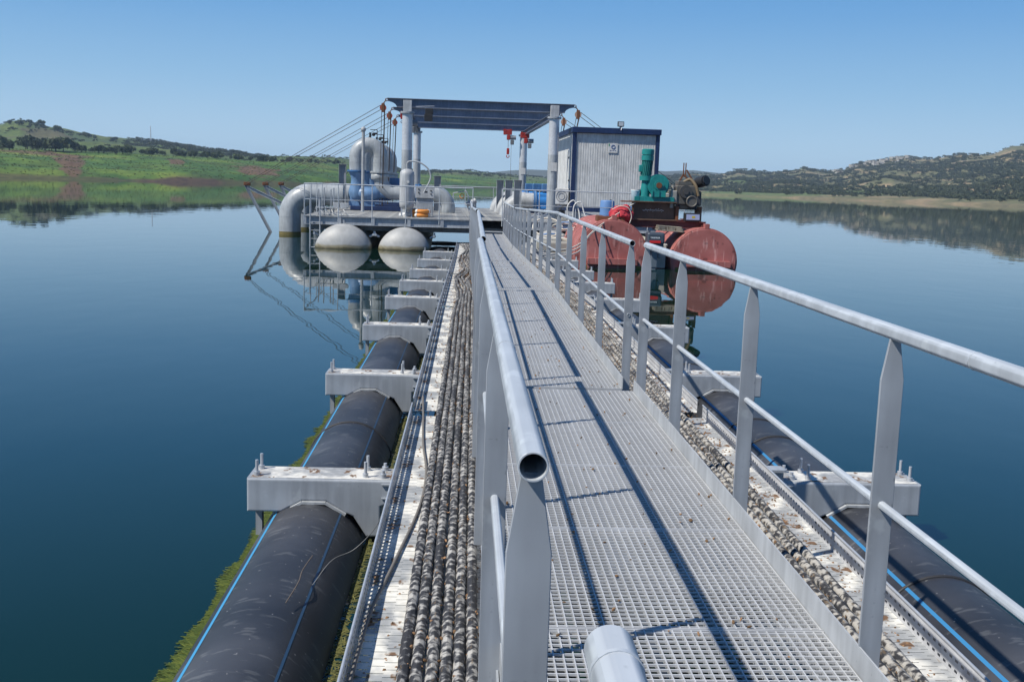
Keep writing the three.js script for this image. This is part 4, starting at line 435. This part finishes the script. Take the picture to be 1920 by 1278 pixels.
  // small boat with its outboard between the floats
  const bo = thing('small_boat', 'small off-white boat wedged between the raft floats', 'boat', null, [5.62, 0, RZ - .35]); { const ps = [], ix = []; const N = 14, K = 8; for (let i = 0; i <= N; i++) { const t = i / N, half = .52 * Math.pow(Math.sin(Math.PI * (.5 + t * .5)), .55) + .01; for (let k = 0; k <= K; k++) { const a = Math.PI * (k / K), y = .72 - Math.pow(Math.sin(a), .7) * .78; ps.push(-Math.cos(a) * half, y + t * t * .2, -t * 3.2); } } for (let i = 0; i < N; i++) for (let k = 0; k < K; k++) { const a = i * (K + 1) + k, b = a + K + 1; ix.push(a, b, a + 1, b, b + 1, a + 1); } const g = new THREE.BufferGeometry(); g.setAttribute('position', new THREE.Float32BufferAttribute(ps, 3)); g.setIndex(ix); g.computeVertexNormals(); g.setAttribute('uv', new THREE.Float32BufferAttribute(new Float32Array(ps.length / 3 * 2), 2)); const hm = M(.58, .56, .50, .5, 0, { map: paintTex, side: THREE.DoubleSide }); mesh('hull', g, hm, bo); mesh('transom', box(-.5, .5, .02, .74, -.03, .02), hm, bo); mesh('gunwale', [bar([-.52, .74, 0], [-.5, .76, -1.6], .05, .04), bar([.52, .74, 0], [.5, .76, -1.6], .05, .04)], white, bo); mesh('thwart', box(-.48, .48, .5, .53, -1.3, -.9), wood, bo); }
  const ob = thing('outboard_motor', 'dark grey outboard motor with a white name band and red stripe', 'outboard motor', null, [5.68, .0, RZ + .08]); mesh('cowling', [rbox(-.27, .27, .78, 1.14, -.2, .3, .07, 4), rbox(-.25, .25, .62, .80, -.18, .26, .04)], slate, ob); mesh('midsection', rbox(-.1, .1, .05, .66, -.1, .12, .03), M(.12, .15, .18, .4), ob); mesh('leg', rbox(-.07, .07, -.5, .1, -.12, .1, .03), M(.14, .17, .2, .4), ob); mesh('clamp_bracket', [rbox(-.2, -.12, .35, .72, -.25, .05, .02), rbox(.12, .2, .35, .72, -.25, .05, .02)], M(.2, .22, .24, .5), ob); mesh('red_stripe', box(-.2, .14, .82, .90, .301, .305), M(.6, .02, .02, .4), ob);
  { const cv = document.createElement('canvas'); cv.width = 256; cv.height = 72; const c = cv.getContext('2d'); c.fillStyle = '#2b3440'; c.fillRect(0, 0, 256, 72); c.fillStyle = '#e9eef2'; c.font = 'bold 54px sans-serif'; c.textAlign = 'center'; c.fillText('YAMAHA', 128, 56, 246); const t = new THREE.CanvasTexture(cv); t.colorSpace = THREE.SRGBColorSpace; mesh('name_band', new THREE.PlaneGeometry(.34, .095).translate(-.03, .985, .303), new THREE.MeshStandardMaterial({ map: t, roughness: .5 }), ob, true); }
  const tp = thing('folded_tarp', 'stiff grey weathered board bundle laid across the boat', 'boards', null, [6.15, 1.16, RZ - .45]); for (let k = 0; k < 3; k++) { const b = mesh('board', rbox(-.32 + k * .02, .52 - k * .03, k * .055, k * .055 + .05, -.9, .15 - k * .05, .01), wood, tp); b.rotation.z = -.05; } { const g = new THREE.CylinderGeometry(.16, .2, .9, 16, 1, true, 0, 3.3).rotateX(Math.PI / 2).rotateZ(.4); mesh('sheet', g.translate(.38, -.05, -.4), M(.5, .48, .43, .8, 0, { side: THREE.DoubleSide }), tp); }
  // mooring ropes
  const ropes = [[[5.2, 2.02, RZ - .9], [4.5, 1.62, RZ - .3], [3.9, 1.25, RZ + .2], [3.0, .72, -30.6], [2.0, .62, -29.6]], [[4.4, 1.5, RZ - .2], [3.8, 1.12, RZ + .2], [3.0, .66, -30.3], [2.0, .55, -29.2]], [[4.3, 1.5, RZ - .25], [3.7, 1.05, RZ + .15], [3.0, .58, -30.0], [2.0, .5, -28.9]]];
  ropes.forEach((r, i) => solo('mooring_rope', ['pale mooring rope running from the pail plank over the red float', 'pale mooring rope, upper of the pair crossing the red float', 'pale mooring rope, lower of the pair crossing the red float'][i], 'rope', 'mooring ropes', sweep(new THREE.CatmullRomCurve3(r.map(p => V(...p))).getPoints(40), .018, 7), rope, true));
  const coil = thing('rope_coil', 'tangle of pale rope and hoses heaped beside the platform step', 'rope', null, [3.0, .55, -35.6]); for (let k = 0; k < 9; k++) { const pts = []; const cx = rr(-.5, .5), cz = rr(-.6, .6), R = rr(.25, .55), tl = rr(-.9, .9); for (let i = 0; i <= 30; i++) { const a = i / 30 * 6.6; pts.push(V(cx + Math.cos(a) * R, .15 + k * .06 + Math.sin(a) * R * Math.sin(tl), cz + Math.sin(a) * R * Math.cos(tl))); } mesh('loop', sweep(pts, k % 3 ? .02 : .03, 7), k % 4 ? rope : barrelBlue, coil, true); } mesh('float_pad', rbox(-.7, .7, -.25, .1, -.9, .9, .08), M(.3, .3, .27, .8), coil);
  const lo = [[V(3.6, 1.2, -38.9), V(3.55, 1.75, -38.9), V(3.75, 1.95, -38.9), V(3.95, 1.6, -38.9), V(4.0, 1.2, -38.8)], [V(3.75, 1.2, -38.85), V(3.8, 1.8, -38.85), V(4.0, 1.9, -38.85), V(4.15, 1.5, -38.8), V(4.3, 1.15, -38.7)]]; lo.forEach((p, i) => solo('hose_loop', i ? 'white hose loop hung on the platform rail, outer one' : 'white hose loop hung on the platform rail, inner one', 'hose', 'hose loops', sweep(new THREE.CatmullRomCurve3(p).getPoints(24), .025, 8), white, true));
}
renderer.render(scene, camera);
